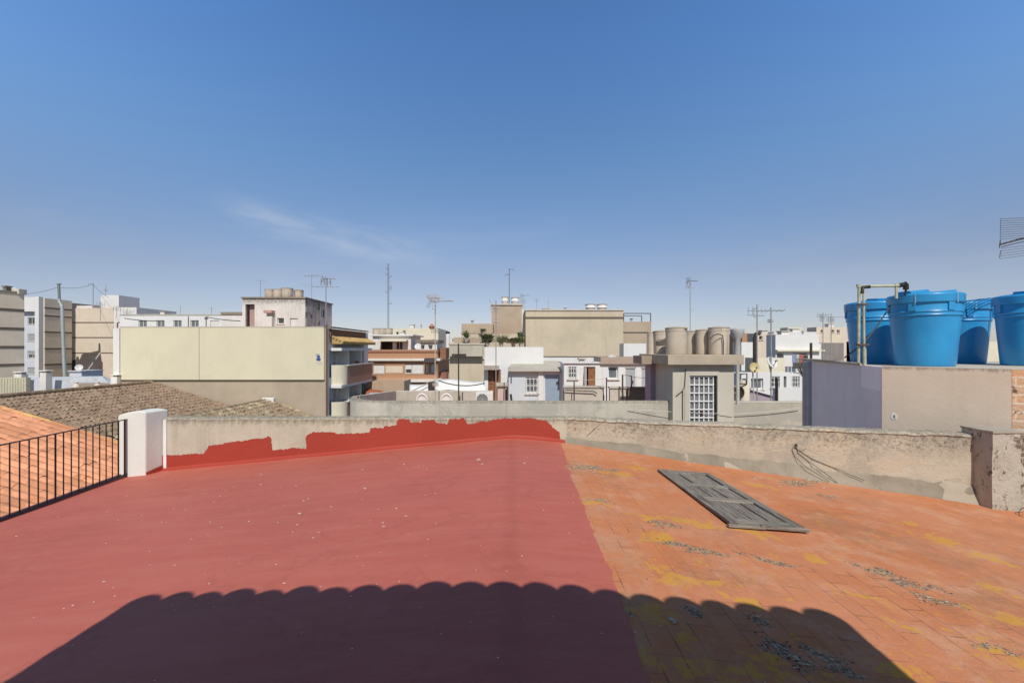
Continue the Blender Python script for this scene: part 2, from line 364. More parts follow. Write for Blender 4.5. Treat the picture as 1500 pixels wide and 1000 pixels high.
    h = t.math('SUBTRACT', t.math('ADD', t.math('MULTIPLY', t.noise(p, 3, 5), 1.2), t.noise(p, 28, 6, .7)), t.math('MULTIPLY', t.math('MULTIPLY', b.outputs['Fac'], jn), .8))
    t.bump(h, .45, .012)
    return t.out(c, .88, .22)
def grid(xs, ys, zf):
    mb = MB(); n = len(ys)
    vs = [(x(y) if callable(x) else x, y) for x in xs for y in ys]
    mb.add([(a, b, zf(a, b)) for a, b in vs], [(i*n+j, (i+1)*n+j, (i+1)*n+j+1, i*n+j+1) for i in range(len(xs)-1) for j in range(n-1)])
    return mb
def frange(a, b, st):
    n = max(1, int(round((b-a)/st))); return [a + (b-a)*i/n for i in range(n+1)]
ys = frange(-3.2, 8.35, .12)
LEDGE = lambda y: -6.5 - .09*(y-5.8)
o = grid([LEDGE] + frange(-6.2, 9.5, .125), ys, deckz).build('tiled_roof', deck_mat(), smooth=True)
struct(o, 'orange clay tiled roof with yellow lichen, sloping away from the ridge')

def red_mat(name, base, dust, wall=False):
    t = NT(name); p = t.pos
    c = t.mix(t.ramp(t.noise(p, .5, 6, .6), .35, .7), base, mul(base, .90))
    c = t.mix(t.math('MULTIPLY', t.ramp(t.noise(t.scale(p, (1.2, 5, 3)), 1.3, 7, .7), .42, .75), .35), c, dust)
    c = t.mix(t.math('MULTIPLY', t.ramp(t.noise(p, 11, 8, .75), .5, .75), .25), c, dust)
    if not wall:
        c = t.mix(t.ramp(t.noise(t.scale(p, (1, 1.8, 1)), 26, 4, .7), .765, .785), c, (.62,.42,.38))
        x, y, z = t.sep(p)
        ri = t.ramp(t.math('ABSOLUTE', t.math('ADD', x, t.math('MULTIPLY', t.math('SUBTRACT', t.noise(p, 2, 3), .5), .1))), .0, .12, 1, 0)
        c = t.mix(t.math('MULTIPLY', ri, .3), c, mul(base, .72))
        rl = t.ramp(t.noise(t.scale(p, (.35, 2.6, 1), (0,0,R(-5))), 2.2, 5, .6), .45, .62)
        c = t.mix(t.math('MULTIPLY', rl, .13), c, mul(dust, 1.12))
        pd = t.ramp(t.math('ABSOLUTE', t.math('SUBTRACT', t.noise(p, .9, 5, .6, .3), .56)), .0, .022, 1, 0)
        c = t.mix(t.math('MULTIPLY', pd, .26), c, mul(base, .7))
        sp = t.ramp(t.noise(t.scale(p, (1,1,1)), 1.7, 7, .7), .62, .75)
        c = t.mix(t.math('MULTIPLY', sp, .3), c, mul(base, .8))
    t.bump(t.math('ADD', t.noise(t.scale(p, (1.5, 6, 4)), 4, 6, .7), t.math('MULTIPLY', t.noise(p, 60, 4), .5)), .35, .008)
    return t.out(c, .62, .3)
RED = red_mat('red_roof_paint', (.475,.125,.088), (.53,.19,.14))
REDW = red_mat('red_wall_paint', (.36,.050,.032), (.35,.065,.042), True)
edge = [(822,650),(829,672),(836,700),(852,735),(866,775),(882,812),(897,843),(904,872),(918,905),(931,948),(946,1000)]
ep = sorted([(G(*e).y, G(*e).x) for e in edge])
ep = [(-3.3, .60)] + ep + [(8.4, .96)]
def redge(y):
    for (a, xa), (b, xb) in zip(ep, ep[1:]):
        if a <= y <= b: break
    k = (y - a) / (b - a)
    return xa + (xb - xa) * k + .022 * noise.noise(Vector((y * 6, 0, 5))) + .012 * noise.noise(Vector((y * 21, 3, 5))) + (.02 if noise.noise(Vector((y * 9, 7, 1))) > .35 else 0)
ysr = frange(-3.2, 8.2, .035)
xs = [lambda y: LEDGE(y) + .01] + frange(-6.2, .4, .12)
mb = grid(xs + [redge], ysr, lambda x, y: deckz(x, y) + .005)
struct(mb.build('red_painted_roof', RED, smooth=True), 'dusty red painted half of the roof left of the tiled half')

# flakes of old coating lying on the roof
def flakes(spots, mats_seed, name, label, mat, fs=1., fn=1.):
    rr = random.Random(mats_seed); mb = MB()
    for px, py, ax_, ay_, n, s0, s1, ang in spots:
        c = G(px, py)
        for _ in range(int(n * fn)):
            a, b = rr.gauss(0, ax_), rr.gauss(0, ay_)
            x = c.x + a * math.cos(ang) - b * math.sin(ang); y = c.y + a * math.sin(ang) + b * math.cos(ang)
            s = rr.uniform(s0, s1) * fs; k = rr.randint(4, 6); t0 = rr.uniform(0, 6.28)
            tx, ty = rr.uniform(-.12, .12), rr.uniform(-.12, .12); z = deckz(x, y) + .006 + s * .06
            poly = []
            for i in range(k):
                th = t0 + 6.283 * i / k; r_ = s * rr.uniform(.6, 1.2)
                u, v = r_ * math.cos(th) * 1.3, r_ * math.sin(th)
                poly.append((x + u, y + v, z + tx * u + ty * v))
            mb.prism(poly, (0, 0, .0015))
    o = mb.build(name, mat, weld=False); struct(o, label, 'stuff'); return o
t = NT('flaking_coating'); oi = t.t.nodes.new('ShaderNodeNewGeometry')
cf = t.ramp(oi.outputs['Random Per Island'], .42, .95)
t.out(t.mix(cf, (.075,.055,.04), (.62,.51,.37)), .95, .05); FLK = t.m
A = R(25)
PALE = [(850,686,.10,.10,40,.010,.030,0),(862,684,.16,.06,30,.01,.03,0),(895,689,.16,.06,40,.008,.02,A),(884,700,.06,.05,14,.01,.025,0),(880,735,.10,.05,40,.006,.016,0),(855,738,.06,.08,9,.008,.02,0),
        (1168,709,.22,.16,110,.012,.034,A),(1190,705,.16,.06,40,.01,.03,A),(1110,703,.06,.06,18,.01,.03,0),(1214,728,.10,.04,26,.01,.024,A),(1140,712,.16,.04,24,.01,.02,A),(1330,722,.25,.05,30,.006,.016,-.27),(1372,882,.10,.03,20,.008,.02,-A),
        (1455,740,.3,.1,20,.006,.016,0),(935,690,.22,.10,18,.006,.014,0),(985,913,.012,.01,14,.008,.02,0),(1165,968,.05,.03,16,.008,.02,-A),(1108,903,.04,.03,14,.006,.016,0),(905,772,.12,.04,14,.005,.012,0)]
DARK = [(985,800,.12,.04,40,.004,.014,-A),(1120,822,.12,.035,30,.004,.014,-A),(1290,838,.10,.05,40,.004,.014,-A),(1330,855,.13,.04,60,.005,.016,-A),(1360,884,.06,.04,20,.01,.02,-A),
        (1108,908,.05,.04,40,.005,.016,0),(1140,950,.07,.06,80,.005,.018,-A),(1165,968,.06,.05,40,.006,.02,-A),(1215,965,.08,.03,40,.004,.012,-A),(1232,985,.05,.05,24,.004,.012,0),(1470,958,.10,.03,30,.004,.014,-A),
        (1260,760,.4,.2,20,.004,.012,0),(1000,840,.5,.3,24,.003,.009,0),(1350,800,.5,.3,26,.003,.009,0)]
flakes(PALE, 3, 'coating_flakes', 'pale grey flakes of old coating scattered on the orange tiles', plain('pale_flakes', (.60,.49,.36), .95, .05, var=.35, sc=60), .6, .5)
flakes(DARK, 4, 'bitumen_crumbs', 'dark crumbs of old bitumen on the orange tiles', FLK, .45, .35)
flakes([(400,760,1.4,1.2,60,.002,.007,0),(600,830,1.0,.6,40,.002,.005,0),(300,730,1.5,1.,40,.003,.009,0),(640,700,1.2,1.,26,.004,.012,0),(200,860,.6,.5,20,.002,.005,0),(660,920,.6,.3,14,.002,.005,0),(701,674,.05,.03,6,.006,.014,0)],
       5, 'paint_chips', 'tiny pale chips lying on the red paint', plain('pale_chips', (.70,.60,.55), .9, .2), 1.25, .9)

# ------------------------------------------------------------------ parapet walls of this roof
def wall_strip(p0, p1, th, zt, zb, seg, amp, seed, lip=0.0):
    p0, p1 = Vector(p0), Vector(p1); u = (p1 - p0).normalized(); n = Vector((u.y, -u.x, 0))   # towards the viewer
    mb = MB(); L = (p1 - p0).length; N = max(2, int(L / seg)); rows = None
    for i in range(N + 1):
        s = L * i / N; p = p0 + u * s
        h = zt + amp * (noise.noise(Vector((s * 1.7, seed, 0))) + .6 * noise.noise(Vector((s * 7, seed, 4))) + .4 * noise.noise(Vector((s * 19, seed, 8))))
        j = amp * .4 * noise.noise(Vector((s * 5, seed, 2)))
        prof = [(0, zb), (0, h - .05), (.004 + lip + j, h - .03), (-.02 + j * .5, h), (-th * .5, h + .012), (-th + .02, h), (-th, h - .03), (-th, zb)]
        mb.v += [tuple(p + n * a + Vector((0, 0, z))) for a, z in prof]
    k = 8
    mb.f += [(i*k+j, (i+1)*k+j, (i+1)*k+j+1, i*k+j+1) for i in range(N) for j in range(k-1)]
    mb.f += [tuple(range(k)), tuple(N*k + j for j in range(k))[::-1]]
    return mb
ZT = .355
WALLL = stucco('old_cement_parapet', (.50,.465,.375), dirt=(.19,.165,.13), da=.55, streak=.75, var=.14, top=(ZT, .26), bump=.5)
t = NT('crumbling_parapet'); p = t.pos; z = t.sep(p)[2]
c = t.mix(t.ramp(t.noise(p, 1.2, 6, .65), .38, .64), (.535,.48,.385), (.42,.375,.305))
c = t.mix(t.ramp(t.noise(t.scale(p, (.7, .7, 1.8)), 1.9, 4, .6, .5), .54, .60), c, (.53,.455,.35))
pat = t.ramp(t.noise(t.scale(p, (.8,.8,1.6)), 1.4, 6, .7), .60, .66); c = t.mix(t.math('MULTIPLY', pat, .6), c, (.32,.275,.22))
gz = t.ramp(z, -.25, ZT, 0, 1)
sp = t.math('MULTIPLY', t.ramp(t.math('ADD', t.noise(p, 20, 9, .82), t.math('MULTIPLY', gz, .17)), .57, .78), t.ramp(t.noise(p, 1.6, 5, .6), .36, .58, .5, 1))
c = t.mix(t.math('MULTIPLY', sp, .8), c, (.13,.11,.09))
ck = t.t.nodes.new('ShaderNodeTexVoronoi'); ck.feature = 'DISTANCE_TO_EDGE'; t.lk(t.mix(.12, p, t.noise(p, 3, 4)), ck.inputs['Vector']); ck.inputs['Scale'].default_value = 1.6
crk = t.math('MULTIPLY', t.ramp(ck.outputs['Distance'], .0, .012, 1, 0), t.ramp(t.noise(p, 1.1, 3), .50, .60))
c = t.mix(crk, c, (.10,.08,.065))
t.bump(t.math('SUBTRACT', t.math('ADD', t.math('MULTIPLY', t.noise(p, 4, 7, .7), 2.5), t.noise(p, 34, 6, .75)), t.math('ADD', crk, t.math('MULTIPLY', sp, .3))), .5, .018)
WALLR = t.out(c, .93, .15)
BASEC = stucco('grey_base_mortar', (.30,.265,.21), dirt=(.11,.095,.075), da=.9, streak=.6, var=.28, patch=(.40,.35,.28), bump=.8)

root = thing('parapet_wall', (-2.7, 8.2, 0), 'low cement parapet wall with a ragged band of red paint along its foot', 'wall')
wall_strip((-6.36, 8.2, 0), (.98, 8.2, 0), .28, ZT, -1.0, .06, .010, 1).build('wall', WALLL, root)
band = [(228,694),(228,666),(262,666),(263,667.5),(268,665.5),(280,664.5),(297,664.5),(301,661),(306,653),(326,650),(327,649),(333,648.5),(360,644.5),(385,641.5),(391,641),(392,639),(396.5,640.5),(399,659),(420,657.5),(431,655),(436,656.5),(449,657),(447.5,640),(452,635.5),(458,633),(472,632.5),(490,632.5),(493,635),(520,634.5),(541,633.5),(542.5,626.5),(561,627),(562.5,624),(580,623.5),(581,618),(584,613.5),(599,613.5),(601,618),(617,618.5),(619,614.8),(636,615),(640,619.5),(655,621),(658,613.5),(680,612.5),(683,619),(690,621.5),(697,618.5),(708,617),(716,617),(724,614),(738,612.4),(780,612.4),(790,614.8),(800,616.2),(808,623.5),(813,628.5),(820,634),(821,655)]
mb = MB(); pts = []
rb = random.Random(2)
for (a, b_), (c_, d_) in zip(band, band[1:]):
    n = max(1, int(math.hypot(c_-a, d_-b_) / 2))
    for i in range(n):
        k = i / n; pts.append((a + (c_-a)*k + rb.uniform(-.6,.6), b_ + (d_-b_)*k + rb.uniform(-.9,.9)))
pts.append(band[-1])
mb.prism([W(a, min(b_, 700), 8.19) for a, b_ in pts] , (0, .008, 0))
mb.build('painted_band', REDW, root, weld=False)
# rounded mortar foot, also painted
mb = MB(); sx = frange(-6.36, .95, .1)
pr = [(0,.05),(-.012,.034),(-.03,.020),(-.05,.011),(-.08,.004),(-.08,-.1),(0,-.1)]
for x in sx:
    for a, z in pr: mb.v.append((x, 8.188 + a, deckz(x, 8.05) + z * (1 + .25*noise.noise(Vector((x*1.5,0,0))))))
k = len(pr); mb.f += [(i*k+j, (i+1)*k+j, (i+1)*k+j+1, i*k+j+1) for i in range(len(sx)-1) for j in range(k-1)]
mb.build('painted_foot', REDW, root, smooth=True)

PA, PB = Vector((.98, 8.2, 0)), Vector((6.70, 6.57, 0))
root = thing('crumbling_wall', (3.8, 7.4, 0), 'crumbling low boundary wall of speckled plaster beyond the orange tiles', 'wall')
wall_strip(PA, PB, .30, ZT, -1.4, .05, .022, 5, .012).build('wall', WALLR, root)
u = (PB - PA).normalized(); n = Vector((u.y, -u.x, 0)); L = (PB - PA).length
mb = MB(); N = 70
for i in range(N + 1):
    s = L * i / N; p = PA + u * s; z0 = deckz(p.x, p.y)
    hh = (.10 + .13 * s / L) * (1 + .45 * noise.noise(Vector((s * 1.3, 2, 0))) + .22 * noise.noise(Vector((s*6, 2, 0))))
    for a, z in [(0, hh), (.02, hh * .96), (.045, hh * .55), (.075, .05), (.12, -.02), (.12, -.3), (0, -.3)]:
        q_ = p + n * (a + .014 * noise.noise(Vector((s*5, a*20, 1))) + .006 * noise.noise(Vector((s*15, a*30, 1)))); mb.v.append((q_.x, q_.y, z0 + z))
k = 7; mb.f += [(i*k+j, (i+1)*k+j, (i+1)*k+j+1, i*k+j+1) for i in range(N) for j in range(k-1)]
mb.build('mortar_foot', BASEC, root, smooth=True)

# right end pier with exposed brick, and the wall running on behind it
t = NT('peeling_pier'); p = t.pos
x_, y_, z_ = t.sep(p)
b = t.t.nodes.new('ShaderNodeTexBrick'); t.lk(t.comb(t.math('ADD', x_, y_), z_, 0.), b.inputs['Vector'])
b.inputs['Scale'].default_value = 1; b.inputs['Brick Width'].default_value = .25; b.inputs['Row Height'].default_value = .07; b.inputs['Mortar Size'].default_value = .01
t.lk((.30,.19,.13), b.inputs['Color1']); t.lk((.22,.14,.10), b.inputs['Color2']); t.lk((.46,.39,.31), b.inputs['Mortar'])
pl = t.ramp(t.noise(t.scale(p, (1.5,1.5,.7)), 3.0, 9, .75, .5), .555, .60)
c = t.mix(pl, t.mix(t.noise(p, 3, 6), (.60,.56,.48), (.42,.37,.31)), b.outputs['Color'])
c = t.mix(t.math('MULTIPLY', t.ramp(t.noise(t.scale(p,(1,1,.55)), 11, 9, .8), .52, .68), .8), c, (.15,.115,.09))
t.bump(t.math('SUBTRACT', t.noise(p, 14, 8, .75), t.math('MULTIPLY', pl, .8)), .9, .03)
PIERM = t.out(c, .93, .15)
CAPM = stucco('pier_cap_mortar', (.40,.36,.30), da=.7, dirt=(.14,.12,.10))
root = thing('brick_pier', (6.9, 6.4, -.6), 'peeling plastered brick pier at the end of the crumbling wall', 'pier')
mb = MB()
def blob_box(x0,x1,y0,y1,z0,z1,seg,amp,seed):
    bm = bmesh.new(); bmesh.ops.create_cube(bm, size=1)
    bmesh.ops.subdivide_edges(bm, edges=bm.edges, cuts=seg, use_grid_fill=True)
    out = MB()
    for v in bm.verts:
        p = Vector((x0 + (v.co.x+.5)*(x1-x0), y0 + (v.co.y+.5)*(y1-y0), z0 + (v.co.z+.5)*(z1-z0)))
        e = Vector((noise.noise(p*3.1+Vector((seed,0,0))), noise.noise(p*3.1+Vector((0,seed,0))), noise.noise(p*3.1+Vector((0,0,seed))))) * amp
        e += Vector((noise.noise(p*11+Vector((seed,0,0))), noise.noise(p*11+Vector((0,seed,0))), noise.noise(p*11+Vector((0,0,seed))))) * amp * .4
        out.v.append(tuple(p + e)); v.index = len(out.v) - 1
    out.f = [tuple(v.index for v in f.verts) for f in bm.faces]; bm.free(); return out
blob_box(6.665, 7.06, 6.31, 6.75, -1.5, .44, 9, .018, 3).build('pier', PIERM, root, smooth=True, angle=60)
blob_box(6.655, 7.07, 6.30, 6.76, .437, .462, 7, .010, 8).build('cap', CAPM, root, smooth=True, angle=60)
root = thing('peeling_wall', (8.3, 6.6, -.6), 'whitewashed peeling brick wall running on behind the brick pier', 'wall')
blob_box(7.03, 10.5, 6.42, 6.72, -1.6, .42, 14, .03, 6).build('wall', PIERM, root, smooth=True, angle=60)
# tangle of wire at the foot of the pier
mb = MB(); rr = random.Random(4)
for k in range(9):
    c0 = Vector((7.0 + rr.uniform(0,.5), 6.08 + rr.uniform(-.12,.16), -.66)); pts = []
    r0 = rr.uniform(.06, .17); ph = rr.uniform(0, 6.28)
    for i in range(22):
        a = ph + i * .42
        pts.append(c0 + Vector((r0*math.cos(a)*1.5, r0*math.sin(a)*.8, .05 + .05*math.sin(a*1.7+k) + .02)))
    mb.tube(pts, .0045, 5)
tag(mb.build('wire_coil', CABLEB, smooth=True), 'tangle of black wire lying at the foot of the peeling wall', 'wire')
# loose cables hanging over the crumbling wall
mb = MB()
def onwall(px, py, off=.03):
    # intersect the sight line with the front plane of the crumbling wall
    dv = Vector(((px-CX)/FPX, 1, (HY-py)/FPX)); s = (PA - Vector((0,0,0))).dot(n) / dv.dot(n)
    return Vector((0,0,EYE)) + dv * s + n * off
for pts in ([(1164,651),(1160,658),(1164,668),(1178,682),(1195,692),(1210,702)], [(1166,652),(1168,662),(1185,676),(1205,690),(1222,704)], [(1164,655),(1190,672),(1225,686),(1262,701)]):
    mb.tube([onwall(a, b_, (.012 if i < 3 else .03 + .02*i)) for i, (a, b_) in enumerate(pts)], .004, 5)
mb.tube([onwall(1166,650,.0), onwall(1166,652,.05)], .010, 6)
tag(mb.build('hanging_cables', CABLEB, smooth=True), 'thin dark cables hanging from a stub on the crumbling wall', 'cable')

# ------------------------------------------------------------------ white pillar and railing on the left
root = thing('white_pillar', (-6.6, 8.1, -.62), 'white painted pillar with a rounded top at the end of the railing', 'pillar')
WP = stucco('white_pillar_paint', (.70,.72,.685), da=.06, streak=.12, var=.05, bump=.3)
mb = MB(); poly = []
x0, x1 = -6.84, -6.36
poly = [(x0, -1.0), (x1, -1.0), (x1, .50)] + [(x1 - (x1-x0)*k/8, .50 + .03*math.sin(math.pi*k/8*.6+.6) - .075*(k/8)**2) for k in range(1, 8)] + [(x0, .44)]
mb.prism([(a, 7.9, b_) for a, b_ in poly], (0, .40, 0))
mb.v = [(a + (.09 if a > -6.4 and b_ > 8.2 else 0), b_, c_) for a, b_, c_ in mb.v]
mb.build('pillar', WP, root, bevel=.018)
mb = MB(); mb.box(-6.27, -6.215, 8.184, 8.197, -.62, .33); mb.build('painted_edge', stucco('bluish_white_paint', (.70,.73,.74), da=.1), root)
mb = MB(); mb.prism([(-6.353, 7.905, -.58), (-6.273, 8.18, -.58), (-6.273, 8.18, -.48), (-6.353, 7.905, -.54)], (.006, 0, 0)); mb.build('red_skirting', REDW, root)

def shear(mb): mb.v = [(a - .09*(b_-5.8), b_, c_) for a, b_, c_ in mb.v]; return mb
root = thing('railing', (-6.5, 6, -.62), 'thin black iron railing along the edge of the red roof', 'railing')
RX = -6.5
mb = MB(); mb.box(RX-.02, RX+.02, 2.2, 7.90, .375, .387); shear(mb).build('top_rail', IRON, root)
mb = MB(); mb.box(RX-.015, RX+.015, 2.2, 7.90, -.575, -.56); shear(mb).build('bottom_rail', IRON, root)
d0 = 7.72
for i in range(42):
    y = d0 - .13 * i
    if y < 2.25: break
    mb = MB(); mb.tube([(RX, y, -.575), (RX, y, .378)], .0085 if i % 9 else .012, 6); shear(mb).build('bar', IRON, root, smooth=True)
mb = MB(); mb.tube([(RX, 7.86, -.62), (RX, 7.86, .385)], .014, 8); shear(mb).build('post', IRON, root, smooth=True)
mb = MB(); mb.box(-6.60, -6.49, 2.0, 7.9, -.72, -.585); mb.box(-6.62, -6.585, 2.0, 7.9, -.60, -.565)
tag(shear(mb).build('edge_flashing', plain('purple_brown_flashing', (.17,.085,.085), .5, .4, var=.3), bevel=.01), 'dark reddish flashing strip under the black railing', 'flashing')

# ------------------------------------------------------------------ tiled roofs on the left
def barrel_roof(x_low, x_high, z_low, y0, y1, slope, pitch, row, amp, seg=8, seed=1, step=.018):
    """Canal tiles running down towards +x; waves along y, overlapping courses up the slope."""
    mb = MB(); L = abs(x_low - x_high); nr = int(L / row); ny = int((y1 - y0) / pitch) * seg
    per = []
    for r in range(nr):
        for e in (0, .5, 1):
            s = r * row + e * row; per.append((s, (1 - e) * step, r))
    for s, st, r in per:
        for j in range(ny + 1):
            ph = j / seg; a = ph % 1
            cover = abs(math.sin(math.pi * ph))
            jit = (.005 if amp < .06 else .022) * noise.noise(Vector((math.floor(ph + .5) * 3.3, r * 2.7, seed)))
            x = x_low - s + (.03 if amp < .06 else .10) * noise.noise(Vector((math.floor(ph) * 5.1, r * 1.3, seed + 3)))
            z = z_low + slope * s + amp * cover + st + jit + .03 * noise.noise(Vector((s * .5, ph * .1, seed)))
            mb.v.append((x, y0 + j * (y1 - y0) / ny, z))
    k = ny + 1
    mb.f = [(i*k+j, (i+1)*k+j, (i+1)*k+j+1, i*k+j+1) for i in range(len(per)-1) for j in range(ny)]
    return mb
TORG = tile_mat('orange_canal_tiles', (.86,.42,.25), (.78,.35,.19), (.70,.45,.15), .66, (.42,.20,.12))
TBRN = tile_mat('brown_canal_tiles', (.44,.33,.24), (.25,.17,.12), (.50,.43,.28), .60, (.10,.075,.055))
TYEL = tile_mat('lichen_canal_tiles', (.44,.35,.25), (.26,.19,.13), (.52,.45,.28), .52, (.11,.085,.06))
LICH = tile_mat('yellow_lichen_tiles', (.78,.40,.22), (.66,.30,.15), (.66,.48,.16), .50, (.42,.26,.12))
root = thing('orange_tiled_roof', (-10, 7, -.7), 'bright orange canal tiled roof beyond the black railing', 'roof')
shear(barrel_roof(-6.66, -13.6, -.98, 1.6, 10.0, .30, .205, .40, .046, 8, 1, .007)).build('tiles', TORG, root, smooth=True, weld=False, angle=50)
mb = MB()
for k in range(18):                           # verge tiles covered in lichen
    x = -6.7 - k*.38; z = -.98 + .30*(k*.38) + .01
    mb.tube([(x, 10.02, z + .02), (x - .42, 10.02, z + .126 + .03)], .06, 8, .05)
shear(mb).build('verge_tiles', LICH, root, smooth=True)
mb = MB(); rr = random.Random(8)
for k in range(34):                           # lowest tiles with lichen
    y = 1.7 + k*.24
    mb.tube([(-6.62, y + .12, -.925), (-7.0, y + .12, -.815)], .075, 8, .07)
shear(mb).build('eave_tiles', LICH, root, smooth=True)
mb = MB(); mb.hexa([(-13.6,1.6,-12),(-6.75,1.6,-12),(-6.75,9.95,-12),(-13.6,9.95,-12),(-13.6,1.6,.98),(-6.75,1.6,-1.06),(-6.75,9.95,-1.06),(-13.6,9.95,.98)])
shear(mb).build('wall', TAN, root)

RZ = Z(560, 37); RXX = X(225, 37)              # ridge of the big brown roof
def gable(name, label, xr, zr, half, slope, y0, y1, mat, capmat):
    root = thing(name, (xr, (y0+y1)/2, zr - half*slope), label, 'roof')
    barrel_roof(xr + half, xr, zr - half*slope, y0, y1, slope, .29, .46, .13, 7, xr, .055).build('tiles', mat, root, smooth=True, weld=False, angle=50)
    mb = MB(); yy = y0
    while yy < y1 - .1:
        mb.tube([(xr, yy, zr + .03), (xr, min(yy + .44, y1), zr + .06)], .13, 8, .115); yy += .40
    mb.build('ridge_tiles', capmat, root, smooth=True)
    mb = MB(); mb.prism([(xr - half, y0, zr - half*slope - .1), (xr, y0, zr - .08), (xr + half, y0, zr - half*slope - .1), (xr+half, y0, -12), (xr-half, y0, -12)], (0, y1 - y0 - .02, 0))
    mb.build('wall', TAN, root)
    mb = MB()
    for k in range(int(half / .4)):
        xa = xr + k*.4; za = zr - k*.4*slope
        mb.tube([(xa, y1 - .06, za + .09), (xa + .44, y1 - .06, za - .44*slope + .07)], .11, 7)
    mb.build('verge_tiles', capmat, root, smooth=True)
    return root
gable('brown_tiled_roof', 'large weathered brown canal tiled roof rising to a ridge', RXX, RZ, 11.0, .31, 19.0, 36.7, TBRN, TBRN)
r2z = Z(586, 36.6); r2x = X(391, 36.6)
gable('lichen_tiled_roof', 'smaller canal tiled roof with yellow lichen before the pale yellow wall', r2x, r2z, 6.0, .37, 22.0, 36.6, TYEL, TYEL)
mb = MB(); mb.box(r2x - .25, r2x + .7, 36.3, 36.62, r2z - .25, r2z + .22)
tag(mb.build('ridge_block', WHITE, bevel=.04), 'small white mortar block on the end of the lichen roof ridge', 'block')

# ------------------------------------------------------------------ weathered door lying on the roof
t = NT('grey_weathered_wood'); tcn = t.t.nodes.new('ShaderNodeTexCoord').outputs['Object']
gr = t.noise(t.scale(tcn, (26, 1.6, 26)), 1.5, 9, .75, .4)
c = t.mix(t.ramp(gr, .34, .66), (.085,.076,.066), (.33,.295,.25))
c = t.mix(t.ramp(t.noise(t.scale(tcn, (60, 2.5, 60)), 1.2, 6, .7), .60, .66), c, (.03,.028,.026))
c = t.mix(t.math('MULTIPLY', t.ramp(t.noise(tcn, 3, 6, .7), .5, .7), .5), c, (.36,.335,.30))
t.bump(gr, 1.0, .012); WOODG = t.out(c, .92, .15)
t2 = NT('grey_cross_wood'); tcn = t2.t.nodes.new('ShaderNodeTexCoord').outputs['Object']
gr = t2.noise(t2.scale(tcn, (1.6, 26, 26)), 1.5, 9, .75, .4)
c = t2.mix(t2.ramp(gr, .34, .66), (.10,.088,.074), (.37,.33,.28)); t2.bump(gr, 1.0, .012); WOODX = t2.out(c, .92, .15)
root = thing('wooden_door', (0, 0, 0), 'weathered grey panelled wooden door lying flat on the orange tiles', 'door')
w_, l_ = .78, 2.04; rr = random.Random(12)
def wb(mb, x0, x1, y0, y1, z0, z1, j=.006):
    p = [(x0,y0,z0),(x1,y0,z0),(x1,y1,z0),(x0,y1,z0),(x0,y0,z1),(x1,y0,z1),(x1,y1,z1),(x0,y1,z1)]
    return mb.hexa([(a + rr.uniform(-j,j), b_ + rr.uniform(-j,j), c_ + rr.uniform(-j,j)*.5) for a, b_, c_ in p])
for x0, x1 in ((0, .10), (w_-.10, w_)):
    mb = MB(); wb(mb, x0, x1, .0, l_, .010, .046); mb.build('stile', WOODG, root, bevel=.006)
for y0, y1 in ((.0, .12), (l_*.36, l_*.36+.11), (l_*.64, l_*.64+.10), (l_-.10, l_)):
    mb = MB(); wb(mb, .102, w_-.102, y0, y1, .012, .044); mb.build('rail', WOODX, root, bevel=.006)
for (y0, y1) in ((.125, l_*.36-.005), (l_*.36+.115, l_*.64-.005), (l_*.64+.105, l_-.105)):
    e = [.105, .31, .50, w_-.105] if y0 < .2 else [.105, .26, .44, w_-.105]
    for a, b_ in zip(e, e[1:]):
        mb = MB(); wb(mb, a + .007, b_ - .007, y0, y1, .010 + rr.uniform(0,.005), .026 + rr.uniform(0,.010)); mb.build('panel', WOODG, root, bevel=.004)
mb = MB(); wb(mb, -.03, .35, -.045, -.008, .0, .030); wb(mb, .30, w_+.02, -.05, -.012, .012, .044); mb.build('broken_edge', WOODX, root, bevel=.005)
nl = G(1069, 773); fl = G(963, 692)
root.location = (nl.x, nl.y, deckz(nl.x + .4, nl.y + 1) + .005 + SL*.4)
root.rotation_euler = (0, R(5.4), math.atan2(-(fl.x - nl.x), fl.y - nl.y))

# ------------------------------------------------------------------ tiled house behind the camera, whose eave casts the shadow
EZ = 2.75; EY = 2.97 - EZ / math.tan(R(SUN_EL)) * math.cos(R(SUN_AZ)) + .02
sh = EZ / math.tan(R(SUN_EL)) * math.sin(R(SUN_AZ))
HX0, HX1 = -2.78 + sh, 2.20 + sh
root = thing('tiled_house', (0, -2, 0), 'rooftop house behind the viewpoint whose tiled eave shades the roof', 'house')
mb = MB(); pitch = (HX1 - HX0) / 21; hs = .30
mb.hexa([(HX0+.02, EY+.05, EZ-.10), (HX1-.02, EY+.05, EZ-.10), (HX1-.02, EY-4, EZ-.10+4*hs), (HX0+.02, EY-4, EZ-.10+4*hs), (HX0+.02, EY+.05, EZ-.015), (HX1-.02, EY+.05, EZ-.015), (HX1-.02, EY-4, EZ-.015+4*hs), (HX0+.02, EY-4, EZ-.015+4*hs)])
for k in range(21):
    xc = HX0 + pitch * (k + .5)
    for r in range(11):
        y0 = EY + .10 - r*.36 + random.uniform(-.02,.02); z0 = EZ - .03 + r*.36*hs
        mb.tube([(xc, y0, z0 - .042), (xc, y0 - .42, z0 - .07 + .42*hs)], .134 + random.uniform(-.006,.006), 16, .12)
mb.v = [(a, b_ - .088*(a+.1) + (.065*a if a < 0 else 0), c_) for a, b_, c_ in mb.v]
mb.build('roof', TORG, root, smooth=True)
mb = MB(); F = ((HX0+.25, -.45), (1, 0), (0, 1)); Uw = HX1 - HX0 - .5
mb.panel(F, Uw, -.6, EZ - .12 + .9*hs, .25, [(Uw/2-.9, Uw/2+.9, .02, 2.1)])
